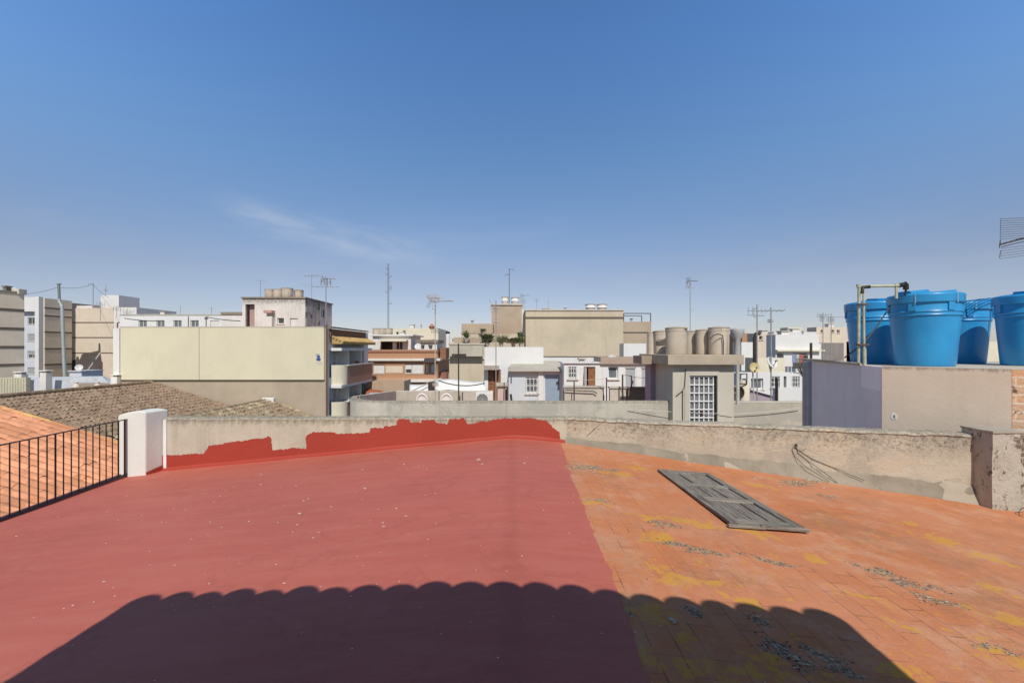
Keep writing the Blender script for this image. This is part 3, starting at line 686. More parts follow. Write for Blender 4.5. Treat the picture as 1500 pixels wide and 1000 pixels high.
mb.box(HX0+.25, HX0+.5, -3.4, -.70, -.6, EZ); mb.box(HX1-.5, HX1-.25, -3.4, -.70, -.6, EZ); mb.box(HX0+.25, HX1-.25, -3.65, -3.4, -.6, EZ)
mb.build('wall', TAN, root)
mb = MB(); mb.box(HX0+.25+Uw/2-.86, HX0+.25+Uw/2-.02, -1.3, -1.25, .04, 2.06); mb.build('door', WOODB, root)

# ------------------------------------------------------------------ generic flat roofed building
def fill(root, F, h, kind, mats={}):
    u0, u1, v0, v1 = h; fm = mats.get('f', FRAMEW)
    if kind == 'open': return
    if kind in ('door',):
        mb = MB(); mb.fbox(F, u0+.05, u1-.05, v0, v1-.05, .07, .12)
        dr = mb.build('door', mats.get('d', BLUED), root)
        mb = MB(); mb.fbox(F, u1-.20, u1-.12, v0+.92, v0+1.04, .03, .07); mb.build('handle', IRON, dr)
        mb = MB(); mb.fbox(F, u0, u0+.05, v0, v1, .03, .14); mb.fbox(F, u1-.05, u1, v0, v1, .03, .14); mb.fbox(F, u0+.05, u1-.05, v1-.05, v1, .03, .14)
        mb.build('door_frame', fm, root); return
    fw = min(.07, (u1-u0)*.12)
    mb = MB()
    mb.fbox(F, u0, u0+fw, v0, v1, .12, .17); mb.fbox(F, u1-fw, u1, v0, v1, .12, .17)
    mb.fbox(F, u0+fw, u1-fw, v0, v0+fw, .12, .17); mb.fbox(F, u0+fw, u1-fw, v1-fw, v1, .12, .17)
    if kind in ('win', 'half') and u1-u0 > .8: mb.fbox(F, (u0+u1)/2-fw*.5, (u0+u1)/2+fw*.5, v0+fw, v1-fw, .125, .165)
    wi = mb.build('window', fm, root)
    if kind in ('win', 'grille', 'half'):
        mb = MB(); mb.fbox(F, u0+fw, u1-fw, v0+fw, v1-fw, .140, .150); mb.build('pane', mats.get('g', DARKGL), wi)
    if kind == 'grille':
        mb = MB(); nb = max(3, int((u1-u0)/.16)); r = mats.get('r', .014)
        for i in range(nb+1):
            a = u0 + .03 + (u1-u0-.06)*i/nb; mb.fbox(F, a-r, a+r, v0+.02, v1-.02, -.03, -.005)
        for vv in (v0+.08, (v0+v1)/2, v1-.08): mb.fbox(F, u0, u1, vv-r, vv+r, -.005, .012)
        mb.build('grille', mats.get('gr', FRAMEW), wi)
    if kind in ('shut', 'half'):
        vv = v0+fw if kind == 'shut' else v0 + (v1-v0)*.45
        mb = MB(); k = max(3, int((v1-vv)/.09))
        for i in range(k):
            a = vv + (v1-fw-vv)*i/k; b_ = vv + (v1-fw-vv)*(i+1)/k
            mb.fbox(F, u0+fw, u1-fw, a, b_-.012, .09, .108)
        mb.fbox(F, u0+fw, u1-fw, vv, v1-fw, .111, .122)
        mb.build('shutter', mats.get('s', SHUTW), wi)
    if mats.get('sill', True):
        mb = MB(); mb.fbox(F, u0-.06, u1+.06, v0-.05, v0-.003, -.06, .06); mb.build('sill', mats.get('sm', GREYL), wi)

def bld(name, label, cat, px0, px1, py, d, depth, mat, holes=(), zb=-12, par=.5, bands=(), coping=None, side=(), group=None, th=.2, roofm=None, py0=None):
    x0, x1, zt = X(px0, d), X(px1, d), Z(py, d)
    if py0 is not None: zb = Z(py0, d)
    root = thing(name, ((x0+x1)/2, d + depth/2, zb), label, cat, group)
    F = ((x0, d), (1, 0), (0, -1)); U = x1 - x0
    hs = [(X(a, d) - x0, X(b_, d) - x0, Z(q2, d), Z(q1, d)) for a, b_, q1, q2, *_ in holes]
    mb = MB(); mb.panel(F, U, zb, zt, th, hs)
    FR = ((x1, d + th), (0, 1), (1, 0)); D = depth - th
    mb.panel(FR, D, zb, zt, th, [s_[:4] for s_ in side])
    mb.box(x0, x0+th, d+th, d+depth, zb, zt)
    mb.box(x0+th, x1-th, d+depth-th, d+depth, zb, zt)
    wl = mb.build('wall', mat, root)
    if par < zt - zb:
        mb = MB(); mb.box(x0+th+.002, x1-th-.002, d+th+.002, d+depth-th-.002, zt-par-.15, zt-par); mb.build('roof', roofm or REDT, root)
    for h, src in zip(hs, holes): fill(root, F, h, src[4] if len(src) > 4 else 'win', src[5] if len(src) > 5 else {})
    for s_ in side: fill(root, FR, s_[:4], s_[4] if len(s_) > 4 else 'win', s_[5] if len(s_) > 5 else {})
    for q1, hh, pr_, bm_ in bands:
        z = Z(q1, d); mb = MB()
        mb.box(x0-.01, x1+pr_, d-pr_, d-.002, z-hh, z); mb.box(x1+.002, x1+pr_, d, d+depth, z-hh, z)
        mb.build('band', bm_, root)
    if coping:
        ov, hh, cm = coping; mb = MB()
        mb.box(x0-ov, x1+ov, d-ov, d+th+ov, zt+.002, zt+hh); mb.box(x0-ov, x0+th+ov, d+th+ov, d+depth+ov, zt+.002, zt+hh)
        mb.box(x1-th-ov, x1+ov, d+th+ov, d+depth+ov, zt+.002, zt+hh); mb.box(x0+th+ov, x1-th-ov, d+depth-th-ov, d+depth+ov, zt+.002, zt+hh)
        mb.build('coping', cm, root)
    return root
REDT = plain('clay_roof_paving', (.42,.20,.13), .9, .2, var=.25, sc=2)
GROOVE = plain('dark_joint', (.16,.13,.105), .9, .2)

def tube_thing(name, label, cat, pts, r, mat, n=6, group=None):
    mb = MB(); mb.tube(pts, r, n); return tag(mb.build(name, mat, smooth=True), label, cat, group)
def sag(a, b_, s, n=14):
    a, b_ = Vector(a), Vector(b_)
    return [a.lerp(b_, i/n) - Vector((0, 0, s * 4 * (i/n) * (1 - i/n))) for i in range(n+1)]

# ------------------------------------------------------------------ aerials
def aerial(px, d, pybase, pytop, label, heads, r=.025, mat=None, group='television aerials on the rooftops'):
    """mast with aerial heads: heads = [(py, kind, half size m, heading deg)]"""
    x = X(px, d); zb, zt = Z(pybase, d), Z(pytop, d)
    root = thing('tv_aerial', (x, d, zb), label, 'aerial', group)
    mb = MB(); mb.tube([(x, d, zb), (x, d, zt)], r, 6); mb.build('mast', mat or ALU, root, smooth=True)
    for py, kind, s, hd in heads:
        z = Z(py, d); c = Vector((x, d, z)); a = Vector((math.cos(R(hd)), math.sin(R(hd)), 0)); b_ = Vector((-a.y, a.x, 0)); up = Vector((0,0,1))
        er = r * .42; mb = MB()
        if kind == 'yagi':                    # boom with many short directors and a reflector
            mb.tube([c - a*s*.5, c + a*s*1.5], er*1.3, 5)
            for i in range(9): mb.tube([c + a*s*(-.3+.21*i) - b_*s*.30, c + a*s*(-.3+.21*i) + b_*s*.30], er, 4)
            for i in range(9): mb.tube([c + a*s*(-.3+.21*i) - up*s*.10, c + a*s*(-.3+.21*i) + up*s*.10], er, 4)
            for k in (-1, 1):
                for j in range(4): mb.tube([c - a*s*.45 + up*k*(.1+.12*j)*s - b_*s*.45 - a*s*.05*j, c - a*s*.45 + up*k*(.1+.12*j)*s + b_*s*.45 - a*s*.05*j], er, 4)
        elif kind == 'cross':                 # long boom, few upright elements
            mb.tube([c - a*s, c + a*s], er*1.4, 5)
            for i in range(5):
                q_ = c + a*s*(-.9+.45*i); h_ = s*(.42 - .05*i); mb.tube([q_ - up*h_, q_ + up*h_], er, 4); 
        elif kind == 'flat':                  # boom with level elements
            mb.tube([c - a*s, c + a*s], er*1.4, 5)
            for i in range(6):
                q_ = c + a*s*(-.95+.38*i); h_ = s*(.5 - .04*i); mb.tube([q_ - b_*h_ - up*.1*h_, q_ + b_*h_ + up*.1*h_], er, 4)
        elif kind == 'fold':                  # small folded dipoles
            for i in range(4):
                q_ = c + a*s*(-.6+.4*i); mb.tube([q_ - up*s*.5, q_ - up*s*.5 + b_*.1, q_ + up*s*.5 + b_*.1, q_ + up*s*.5, q_ - up*s*.5], er, 4)
            mb.tube([c - a*s*.8, c + a*s*.8], er*1.3, 5)
        elif kind == 'bar':
            mb.tube([c - a*s*.2, c + a*s], er*1.6, 5); mb.tube([c + a*s, c + a*s - up*s*.35], er*1.4, 5)
        mb.build('aerial_head', mat or ALU, root, smooth=True)
    return root

# ------------------------------------------------------------------ far left flats
def lines(ys, h=.35, pr=.05, m=None): return [(y, h, pr, m or GROOVE) for y in ys]
FLAT1 = stucco('pale_beige_flats', (.78,.66,.52), da=.15, streak=.2, var=.06)
d1 = 64
L1 = bld('apartment_block', 'beige flats with dark floor lines at the picture edge', 'building', -420, -150.5, 409.5, 51.84, 13.5, FLAT1, bands=lines([511+(q_-511)*75.5/60 for q_ in (453,480,506.5,532)]), coping=(.1,.25,DARKC))
L1c = Vector((X(-150.5, 51.84), 51.84 + 13.5, 0)); L1.rotation_euler.z = R(-14); L1v = Vector((L1.location.x, L1.location.y, 0)) - L1c
L1v.rotate(L1.rotation_euler); L1.location = (L1c.x + L1v.x, L1c.y + L1v.y, L1.location.z)
root = thing('roof_vent', (X(3,d1), d1+1, Z(430,d1)), 'dark squat chimney vent on the flats with dark floor lines', 'vent')
mb = MB(); mb.box(X(-2,d1), X(3,d1), d1+.5, d1+1.2, Z(430,d1), Z(420,d1)); mb.build('stack', DARKC, root)
mb = MB(); mb.box(X(-2.6,d1), X(3.6,d1), d1+.4, d1+1.3, Z(419.6,d1), Z(417.5,d1)); mb.build('cap', DARKC, root)
root = thing('roof_unit', (X(15,d1), d1+1, Z(430,d1)), 'pale grey machine box on the flats with dark floor lines', 'air unit')
mb = MB(); mb.box(X(14,d1), X(22,d1), d1+.5, d1+1.6, Z(430,d1), Z(422,d1)); mb.build('casing', GREYL, root, bevel=.05)
mb = MB(); mb.lathe((X(10,d1), d1+1, Z(430,d1)), [(.25,0),(.25,.7),(.32,.72),(.32,.85),(.05,.95)], 12); mb.build('cowl', WHITE2, root, smooth=True)
d2 = 82
wk = [(40.5,51.5,465,475,'win'), (40.5,52.5,489,500,'shut',{'s':SHUTG}), (40.5,53.5,514,524,'half',{'s':SHUTG}), (40.5,54.5,538,548,'shut',{'s':SHUTG})]
rt = bld('apartment_block', 'flats with a bluish window front and white corner strip', 'building', 28, 62, 436, d2, 5.2, PALEBL, holes=wk, bands=[], coping=None)
mb = MB(); mb.box(X(30,d2), X(58.5,d2), d2-.7, d2-.01, Z(456.5,d2), Z(436,d2)+.05); mb.build('white_parapet', WHITE, rt)
mb = MB(); mb.box(X(57,d2), X(62,d2)+.1, d2-.72, d2-.005, -12, Z(436,d2)+.12); mb.build('white_pilaster', WHITE, rt)
xs_ = X(62, d2)
mb = MB(); mb.box(xs_+.01, xs_+.30, d2+.1, d2+5.2, -12, Z(436.3,d2)); mb.build('side_wall', FLAT1, rt)
for yq in (449.5,461,485,509.5,533): 
    mb = MB(); mb.box(xs_+.302, xs_+.36, d2+.05, d2+5.2, Z(yq,d2)-.25, Z(yq,d2)); mb.build('floor_line', GROOVE, rt)
bld('apartment_block', 'narrow dark flats behind the pale green flue pipe', 'building', 60, 100, 443, 90, 8, BEIGE2, bands=lines((461,486,510,534)))
# flue
df = 70
root = thing('flue_pipe', (X(95,df), df, Z(552,df)), 'tall pale green flue pipe before the beige flats', 'flue')
mb = MB(); mb.tube([W(95,556,df), W(91.5,470,df), W(91,450,df), W(90,447,df), W(87,442,df), W(86.5,438,df)], .22, 10); mb.build('flue', FLUEM, root, smooth=True)
mb = MB(); mb.tube([W(87.2,445,df), W(86,417,df)], .17, 10); mb.tube([W(83.5,416.2,df), W(89.2,415.8,df)], .10, 6); mb.build('chimney_top', plain('weathered_zinc',(.22,.26,.25),.6,.4,.3), root, smooth=True)
d3 = 88
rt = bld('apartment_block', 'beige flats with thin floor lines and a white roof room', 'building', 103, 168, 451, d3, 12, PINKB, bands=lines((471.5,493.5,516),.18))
mb = MB(); mb.prism([W(a_, b_, d3-.012) for a_, b_ in [(104,566),(104,528),(111,526.5),(112,522.5),(113.5,521.5),(115,523),(116,527),(118,524),(120,518.5),(132,516),(144,513.5),(144.3,503.5),(145.5,502),(147,503.5),(147.3,517),(149,529),(150.5,531),(150.8,566)]], (0,.008,0)); mb.build('dark_patch', stucco('dark_render',(.115,.10,.09),dirt=(.06,.05,.045),da=.3), rt, weld=False)  # flat dark shape with a stepped outline, laid on the wall
mb = MB(); mb.box(X(134,d3), X(161,d3), d3+2, d3+7, Z(451,d3)-.4, Z(432,d3)+.2); mb.build('roof_room', WHITE, rt)
mb = MB(); mb.box(X(105,d3), X(128,d3), d3+1, d3+3, Z(451,d3)-.5, Z(447,d3)); mb.build('water_trough', WHITE2, rt)
bld('white_house', 'narrow white house side beside the beige flats with roof room', 'house', 167, 200, 450, 84, 10, WHITE2)
bld('white_house', 'white lean-to left of the beige flats with roof room', 'house', 97, 104, 463, 95, 4, WHITE, py0=560)
aerial(136.5, 90, 452, 415, 'aerial with a short side bar on the white roof room', [(415.5,'bar',.9,180)], .06)
aerial(155, 90, 434, 417, 'thin bare whip aerial over the white roof room', [(425,'fold',.5,20)], .035)
aerial(147, 84, 470, 442, 'cluster of small aerials before the white roof room', [(446,'fold',1.2,0),(452,'flat',.9,30)], .04)
aerial(171, 82, 465, 449, 'small aerial on the narrow white house side', [(452,'fold',.9,10)], .04)
aerial(186, 70, 470, 452, 'grey aerial above the end of the long white house', [(456,'cross',1.0,10),(461,'fold',.8,0)], .04)
tube_thing('overhead_cable', 'cable running from the beige flats to the flue pipe', 'cable', sag(W(0,428,64), W(86,420,df), .6), .025, CABLEB)
tube_thing('overhead_cable', 'cable running from the flue pipe to the bar aerial', 'cable', sag(W(86,421,df), W(136,416,90), .4), .025, CABLEB)
tube_thing('overhead_cable', 'cable falling from the bar aerial towards the white house', 'cable', sag(W(137,417,90), W(160,436,84), .3), .025, CABLEB)
# low roofs in front of the flats
root = thing('sheet_metal_roof', (X(95,60), 62, -6), 'pale bluish sheet roof with low sides below the flats', 'roof')
mb = MB(); mb.hexa([W(40,572,56),W(165,565,56),W(165,556,66),W(36,556,66),W(40,555,56),W(150,552,56),W(152,550.5,66),W(36,552.5,66)]); mb.build('sheets', SHEETR, root)
mb = MB(); mb.box(X(40,55.8), X(70,55.8), 55.5, 55.9, Z(600,55.8), Z(556,55.8)); mb.build('low_side', PALEBL, root)
root = thing('cement_sheet_wall', (X(15,52), 52, Z(600,52)), 'streaked greenish cement wall with upright ribs above the brown roof', 'wall')
mb = MB(); mb.box(X(-60,50), X(38,50), 50, 50.5, -12, Z(553,50)); mb.build('wall', GREENB, root)
mb = MB()
for i in range(24): xx = X(-58+4*i,50); mb.box(xx, xx+.08, 49.95, 49.998, -12, Z(554,50))
mb.build('ribs', GREENB, root)
root = thing('tan_hip_roof', (X(130,48), 48, Z(590,48)), 'small tan roof peeping over the big brown tiled roof', 'roof')
mb = MB(); mb.hexa([W(70,600,47),W(175,600,47),W(175,600,52),W(70,600,52),W(92,574,47),W(165,574,47),W(160,560.5,52),W(118,560.5,52)]); mb.build('roof', stucco('dull_tan_roof',(.34,.26,.21),da=.3), root)
mb = MB()
for a in (112, 143):
    mb.lathe(W(a, 568, 47.5), [(.35,-.3),(.3,.25),(.16,.45),(.2,.6),(.02,.65)], 10)
mb.build('vents', PINKB, root, smooth=True)
for a, b_, c_, lb in ((20,31,545,'whitewashed chimney on the greenish cement wall'),(58,67,543,'slim white chimney before the bluish window front'),(162,171,549,'white chimney at the end of the pale yellow building')):
    dd = 54 if a < 100 else 36.5
    root = thing('chimney', (X((a+b_)/2,dd), dd+.4, Z(575,dd)), lb, 'chimney', 'small white chimneys on the left')
    mb = MB(); mb.box(X(a,dd), X(b_,dd), dd, dd+.8, Z(578,dd), Z(c_+3,dd)); mb.build('stack', WHITE2, root, bevel=.03)
    mb = MB(); mb.box(X(a,dd)+.12, X(b_,dd)-.12, dd+.1, dd+.7, Z(c_+2.9,dd), Z(c_+1,dd)); mb.build('opening', DARKC, root)
    mb = MB(); mb.box(X(a,dd)-.06, X(b_,dd)+.06, dd-.06, dd+.86, Z(c_+.9,dd), Z(c_-.6,dd)); mb.build('cap', WHITE2, root, bevel=.03)
tube_thing('leaning_pole', 'long pale pole leaning against the dark patched beige flats', 'pole', [W(122,552,76), W(147,517,76)], .13, GREYL, 8)
def dish(px, py, d, rad, label, mat, head=180, tilt=25, base_py=None):
    c = W(px, py, d); root = thing('satellite_dish', c if base_py is None else W(px, base_py, d), label, 'satellite dish', 'satellite dishes on the rooftops')
    ax_ = Vector((math.sin(R(head))*math.cos(R(tilt)), math.cos(R(head))*math.cos(R(tilt)), math.sin(R(tilt))))
    a = ax_.orthogonal().normalized(); b_ = ax_.cross(a); mb = MB(); n_ = 24; vs = [c - ax_*rad*.22]; fs = []
    for k in range(1, 5):
        r_ = rad*k/4
        for i in range(n_): vs.append(c - ax_*rad*.22*(1-(k/4)**2) + (a*math.cos(2*math.pi*i/n_) + b_*math.sin(2*math.pi*i/n_))*r_)
    fs += [(0, 1+i, 1+(i+1)%n_) for i in range(n_)] + [(1+(k-1)*n_+i, 1+k*n_+i, 1+k*n_+(i+1)%n_, 1+(k-1)*n_+(i+1)%n_) for k in range(1,4) for i in range(n_)]
    m_ = len(vs); vs += [v - ax_*.02 for v in vs]; fs += [tuple(m_+i for i in f)[::-1] for f in fs] + [(1+3*n_+i, 1+3*n_+(i+1)%n_, m_+1+3*n_+(i+1)%n_, m_+1+3*n_+i) for i in range(n_)]
    mb.add(vs, fs); mb.build('reflector', mat, root, smooth=True)
    mb = MB(); f_ = c + ax_*rad*.9 - Vector((0,0,rad*.15)); mb.tube([c - Vector((0,0,rad*.98)), f_], .012, 5); mb.tube([f_ - ax_*.06, f_ + ax_*.03], .03, 8); mb.build('feed_arm', ALU, root, smooth=True)
    mb = MB(); mb.tube([c - ax_*rad*.25, c - ax_*rad*.25 - Vector((0,0,.06)) - ax_*.08, Vector((c.x, c.y, Z(base_py,d) if base_py else c.z - rad*1.6)) - ax_*rad*.25], .022, 6); mb.build('bracket', STEEL, root, smooth=True)
    return root
dish(115.5, 538, 78, .55, 'small grey satellite dish before the dark patched beige flats', DISHW, 150, 20, 552)
root = thing('roof_hut', (X(103,70),72,Z(555,70)), 'low grey hut at the foot of the flue pipe', 'hut')
mb = MB(); mb.box(X(97,70), X(115,70), 70.5, 74, Z(556,70), Z(544.5,70)); mb.build('wall', PALEBL, root)
mb = MB(); mb.box(X(96,70), X(116,70), 70.3, 74.2, Z(544.4,70), Z(543,70)); mb.build('roof', SHEETR, root)

# long white house behind the yellow wall
d5 = 62
hl = [(203,215,469,482,'win',{'g':GREYGL}),(229,241,469,482,'win',{'g':GREYGL}),(254,266,469,482,'win',{'g':GREYGL}),(279,291,469,482,'win',{'g':GREYGL}),(308,321,469,482,'shut',{'s':SHUTW})]
bld('long_white_house', 'long low white house with a row of grey windows', 'house', 176, 356, 461.5, d5, 14, WHITE, holes=hl, coping=(.08,.12,GREYL))
bld('roof_wall', 'dark topped white roof wall beside the stained roof house', 'wall', 325, 358, 461, 58, 6, WHITE2, coping=(.1,.35,DARKC))
tube_thing('overhead_cable', 'dark cable slanting along the long white house', 'cable', sag(W(182,466,58), W(230,470,58), .1), .05, CABLEB)
tube_thing('overhead_cable', 'dark cable slanting above the shuttered white window', 'cable', sag(W(302,464,57), W(352,470,57), .1), .05, CABLEB)
aerial(264, 66, 465, 448, 'thin whip aerial over the long white house', [], .03)
aerial(310, 66, 465, 449, 'small flat aerial over the long white house', [(451,'flat',.6,20)], .035)
aerial(276, 60, 482, 463, 'thin dark mast before the long white house', [], .05, IRON)
aerial(302, 56, 482, 464, 'short dark mast with insulators before the long white house', [(466,'fold',.3,0)], .05, IRON)

# ------------------------------------------------------------------ pale yellow building
d6 = 37; yx0, yx1 = X(170, d6), X(478, d6); zt6 = Z(480.5, d6); SD = 10.5
root = thing('yellow_building', ((yx0+yx1)/2, d6+5, -12), 'building with a blank pale yellow end wall and curved brick balconies', 'building')
side = []
for zf in (.15, -2.95, -6.05):
    side += [(.35, 2.1, zf - .95, zf + 1.35, 'win', {'g':LITEGL,'sill':False}), (2.9, 5.6, zf - .95, zf + 1.35, 'win', {'g':LITEGL,'sill':False}), (6.4, 9.2, zf - .95, zf + 1.35, 'win', {'g':LITEGL,'sill':False})]
mb = MB(); F6 = ((yx0, d6), (1,0), (0,-1)); mb.panel(F6, yx1-yx0, -12, zt6, .25, [])
FR6 = ((yx1, d6+.25), (0,1), (1,0)); ms = MB(); ms.panel(FR6, SD, -12, zt6 - .02, .25, [s_[:4] for s_ in side]); ms.build('side_wall', WHITE, root)
mb.box(yx0, yx0+.25, d6+.25, d6+.25+SD, -12, zt6); mb.box(yx0+.25, yx1-.25, d6+SD, d6+SD+.25, -12, zt6)
mb.build('wall', TAN, root)
mb = MB(); mb.box(yx0+.26, yx1-.26, d6+.26, d6+SD-.01, zt6-.7, zt6-.55); mb.build('roof', REDT, root)
for s_ in side: fill(root, FR6, s_[:4], 'win', s_[5])
for a, b_ in ((178,293),(293.5,475.5)):
    mb = MB(); mb.box(X(a,d6), X(b_,d6), d6-.13, d6-.003, Z(556,d6), zt6+.06); mb.build('cladding', YELLOW, root, bevel=.02)
mb = MB(); mb.box(X(178,d6), X(475.5,d6), d6-.10, d6-.003, Z(557.3,d6), Z(556.1,d6)); mb.build('drip_edge', GROOVE, root)
mb = MB(); mb.box(X(178,d6), X(475.5,d6), d6-.15, d6+.3, zt6+.062, zt6+.13); mb.build('coping', GREYL, root)
mb = MB(); mb.box(X(168.5,d6), X(177.6,d6), d6-.18, d6-.003, Z(568,d6), zt6-.02); mb.build('white_pilaster', WHITE, root)
mb = MB(); mb.tube([W(172,480,d6-.2), W(172,473,d6-.2), W(175,472,d6-.2)], .05, 6); mb.tube([(X(479,d6), d6-.10, -12), (X(479,d6), d6-.10, zt6+.3)], .065, 8); mb.build('downpipe', plain('brown_downpipe',(.17,.10,.075),.6,.3), root, smooth=True)
# painted emblem: blue figure with a caption beneath
em = MB(); cx, cz = X(467.5,d6), Z(524,d6)
em.lathe((0,0,0), [(.001,0),(.14,0)], 14)
vv = [Vector((cx + p_[0], d6-.137, cz + .12 + p_[1])) for p_ in em.v]; em = MB(); em.prism([(cx + .14*math.cos(i*.45), d6-.137, cz+.12+.14*math.sin(i*.45)) for i in range(14)], (0,.004,0))
em.prism([(cx-.16,d6-.137,cz-.24),(cx+.15,d6-.137,cz-.26),(cx+.20,d6-.137,cz-.05),(cx+.06,d6-.137,cz+.02),(cx-.18,d6-.137,cz-.03)], (0,.004,0)); em.build('emblem', plain('blue_mark',(.06,.10,.32),.6), root)
em = MB(); em.box(cx-.24, cx+.10, d6-.1375, d6-.133, cz+.20, cz+.34); em.box(cx-.2, cx+.34, d6-.1375, d6-.133, cz-.40, cz-.36); em.box(cx-.05, cx+.36, d6-.1375, d6-.133, cz-.55, cz-.51); em.build('caption', plain('grey_mark',(.42,.40,.46),.6), root)
# side: brick attic, tiled cornice, balconies with rounded ends
mb = MB(); mb.box(yx1+.003, yx1+.12, d6+.6, d6+9.6, Z(493,d6+1), zt6-.02); mb.build('brick_attic', BRICKB, root)
mb = MB(); mb.box(yx1+.01, yx1+.35, d6+.3, d6+9.8, Z(482,d6+3), Z(480.8,d6+3)+.03); mb.build('attic_coping', DARKC, root)
zc = 2.02; mb = MB(); mb.prism([(yx1+.13, d6+.8, zc+.62), (yx1+.13, d6+.8, zc), (yx1+1.05, d6+.8, zc), (yx1+1.05, d6+.8, zc+.16)], (0, 9.0, 0))
for i in range(34): mb.tube([(yx1+.14, d6+.9+.265*i, zc+.64), (yx1+1.10, d6+.9+.265*i, zc+.19)], .085, 6)
for i in range(4): mb.tube([(yx1+.25+.27*i, d6+.72, zc+.55-.12*i), (yx1+.25+.27*i, d6+.98, zc+.55-.12*i)], .085, 6)
mb.build('tiled_cornice', CORN, root, smooth=True)
for zf in (.15, -2.95, -6.05):
    bx = yx1 + 1.0; zb_ = zf - 1.55
    mb = MB(); mb.box(bx-.14, bx, d6+2.0, d6+9.0, zb_, zf); mb.box(yx1+.004, bx-.14, d6+8.86, d6+9.0, zb_, zf); bal = mb.build('balcony', BRICKC, root)
    mb = MB(); mb.box(bx-.22, bx+.08, d6+2.0, d6+9.08, zf+.002, zf+.10); mb.build('ledge', WHITE2, bal)
    mb = MB(); mb.box(yx1+.004, bx-.15, d6+1.4, d6+8.85, zb_+.0, zb_+.22); mb.build('floor', GREYL, bal)
    mb = MB(); ra = 1.0; cen = (yx1+.004, d6+1.98)
    pf = [(ra, zb_-.05), (ra, zf+.10), (ra-.14, zf+.10), (ra-.14, zb_-.05)]
    mb.lathe((cen[0], cen[1], 0), pf + [pf[0]], 16, -math.pi/2, 0); mb.build('rounded_end', CREAM, bal, smooth=True)
    mb = MB()
    for i in range(2):
        yy = d6 + 2.9 + i*2.6; mb.box(bx-.55, bx-.25, yy, yy+.35, zf+.1, zf+.34)
    mb.build('planters', POT, bal)
for zf in (.15, -2.95, -6.05):
    for yy in (2.75, 5.95):
        mb = MB(); mb.box(yx1+.004, yx1+.86, d6+yy, d6+yy+.08, zf+.11, zf+1.28); mb.build('screen', WHITE, root)
    mb = MB(); mb.box(yx1+.004, yx1+.90, d6+.9, d6+9.2, zf+1.30, zf+1.54); mb.build('lintel', WHITE, root)
# stained roof house on it
d7 = 40.5; zr7 = Z(437, d7)
wh = [(359.5,373,445.5,482,'open'), (406,416,465.5,474.5,'win'), (425,436,466,478,'shut')]
rt = bld('roof_house', 'flaking white roof house carrying old round tanks', 'house', 355, 447, 437, d7, 6.0, WSTAIN, holes=wh, zb=zt6-.6, par=.12, coping=(.1,.12,DARKC), side=[(3.2,4.3,zr7-1.5,zr7-.55,'win')])
mb = MB(); mb.box(X(447,d7)+.004, X(447,d7)+.05, d7+.1, d7+3.0, zt6-.4, zr7-.03); mb.build('stained_render', stucco('black_stained_render',(.60,.57,.52),dirt=(.045,.04,.035),da=1.2,streak=1.9,var=.2,patch=(.17,.15,.13),top=(6.6,3.2)), rt)
mb = MB(); mb.box(X(391,d7), X(403,d7), d7-.6, d7-.005, Z(459,d7), Z(455,d7)); mb.build('hood', plain('pink_hood',(.50,.32,.27),.8), rt)
mb = MB(); mb.box(X(392,d7), X(402,d7), d7-.45, d7-.005, Z(482,d7), Z(464,d7)); mb.build('chimney_breast', WHITE2, rt, bevel=.05)
mb = MB(); mb.box(X(362,d7), X(372,d7), d7+.4, d7+.46, zt6-.5, Z(446,d7)); mb.build('door', plain('pinkish_door',(.42,.29,.25),.7), rt)
SOOTY = stucco('sooty_fibre_cement', (.55,.48,.39), dirt=(.05,.045,.04), da=.9, streak=1.7, var=.2, patch=(.13,.115,.10))
def cement_tank(r, h, label, mat=None):
    root = thing('cement_tank', (0,0,0), label, 'water tank', 'old fibre cement water tanks')
    mb = MB(); mb.lathe((0,0,0), [(r*.94,0),(r*.98,.03),(r*.99,h*.5),(r,h*.9),(r*1.03,h*.9),(r*1.03,h)], 28); mb.build('body', mat or CEMENT, root, smooth=True)
    mb = MB(); mb.lathe((0,0,0), [(r*1.06,h+.002),(r*1.06,h+.03),(r*.8,h+.05),(.01,h+.07)], 28); mb.build('lid', CEMDK, root, smooth=True)
    return root
proto = cement_tank(.42, .80, 'leftmost of the old tanks on the flaking roof house')
proto.location = (X(386,d7), d7+1.0, zr7+.12); 
TB = [(399,1.0,'second old tank from the left on the flaking roof house',1.0),(413.5,.9,'largest old tank on the flaking roof house',1.12),(425,1.6,'rightmost old tank on the flaking roof house, partly hidden',1.0)]
for k in range(1): proto.scale = (1,1,.95)
for px, dy, lb, sc_ in TB: dup(proto, (X(px,d7), d7+dy, zr7+.12), lb, sc_, (sc_, sc_, sc_*.97))
proto.scale = (.95,.95,.95)
aerial(381.5, 42, 437, 410, 'thin aerial beside the old tanks on the flaking roof house', [(411,'flat',.45,10)], .022)
aerial(456.5, 43, 440, 403, 'tall slim aerial with a long boom on the flaking roof house', [(404,'flat',.75,170),(418,'flat',.8,10)], .022)
aerial(477.5, 37.0, 480, 405, 'big aerial with two booms at the corner of the yellow wall', [(408,'yagi',.5,10),(413,'fold',.6,40),(420,'flat',1.0,5)], .04)

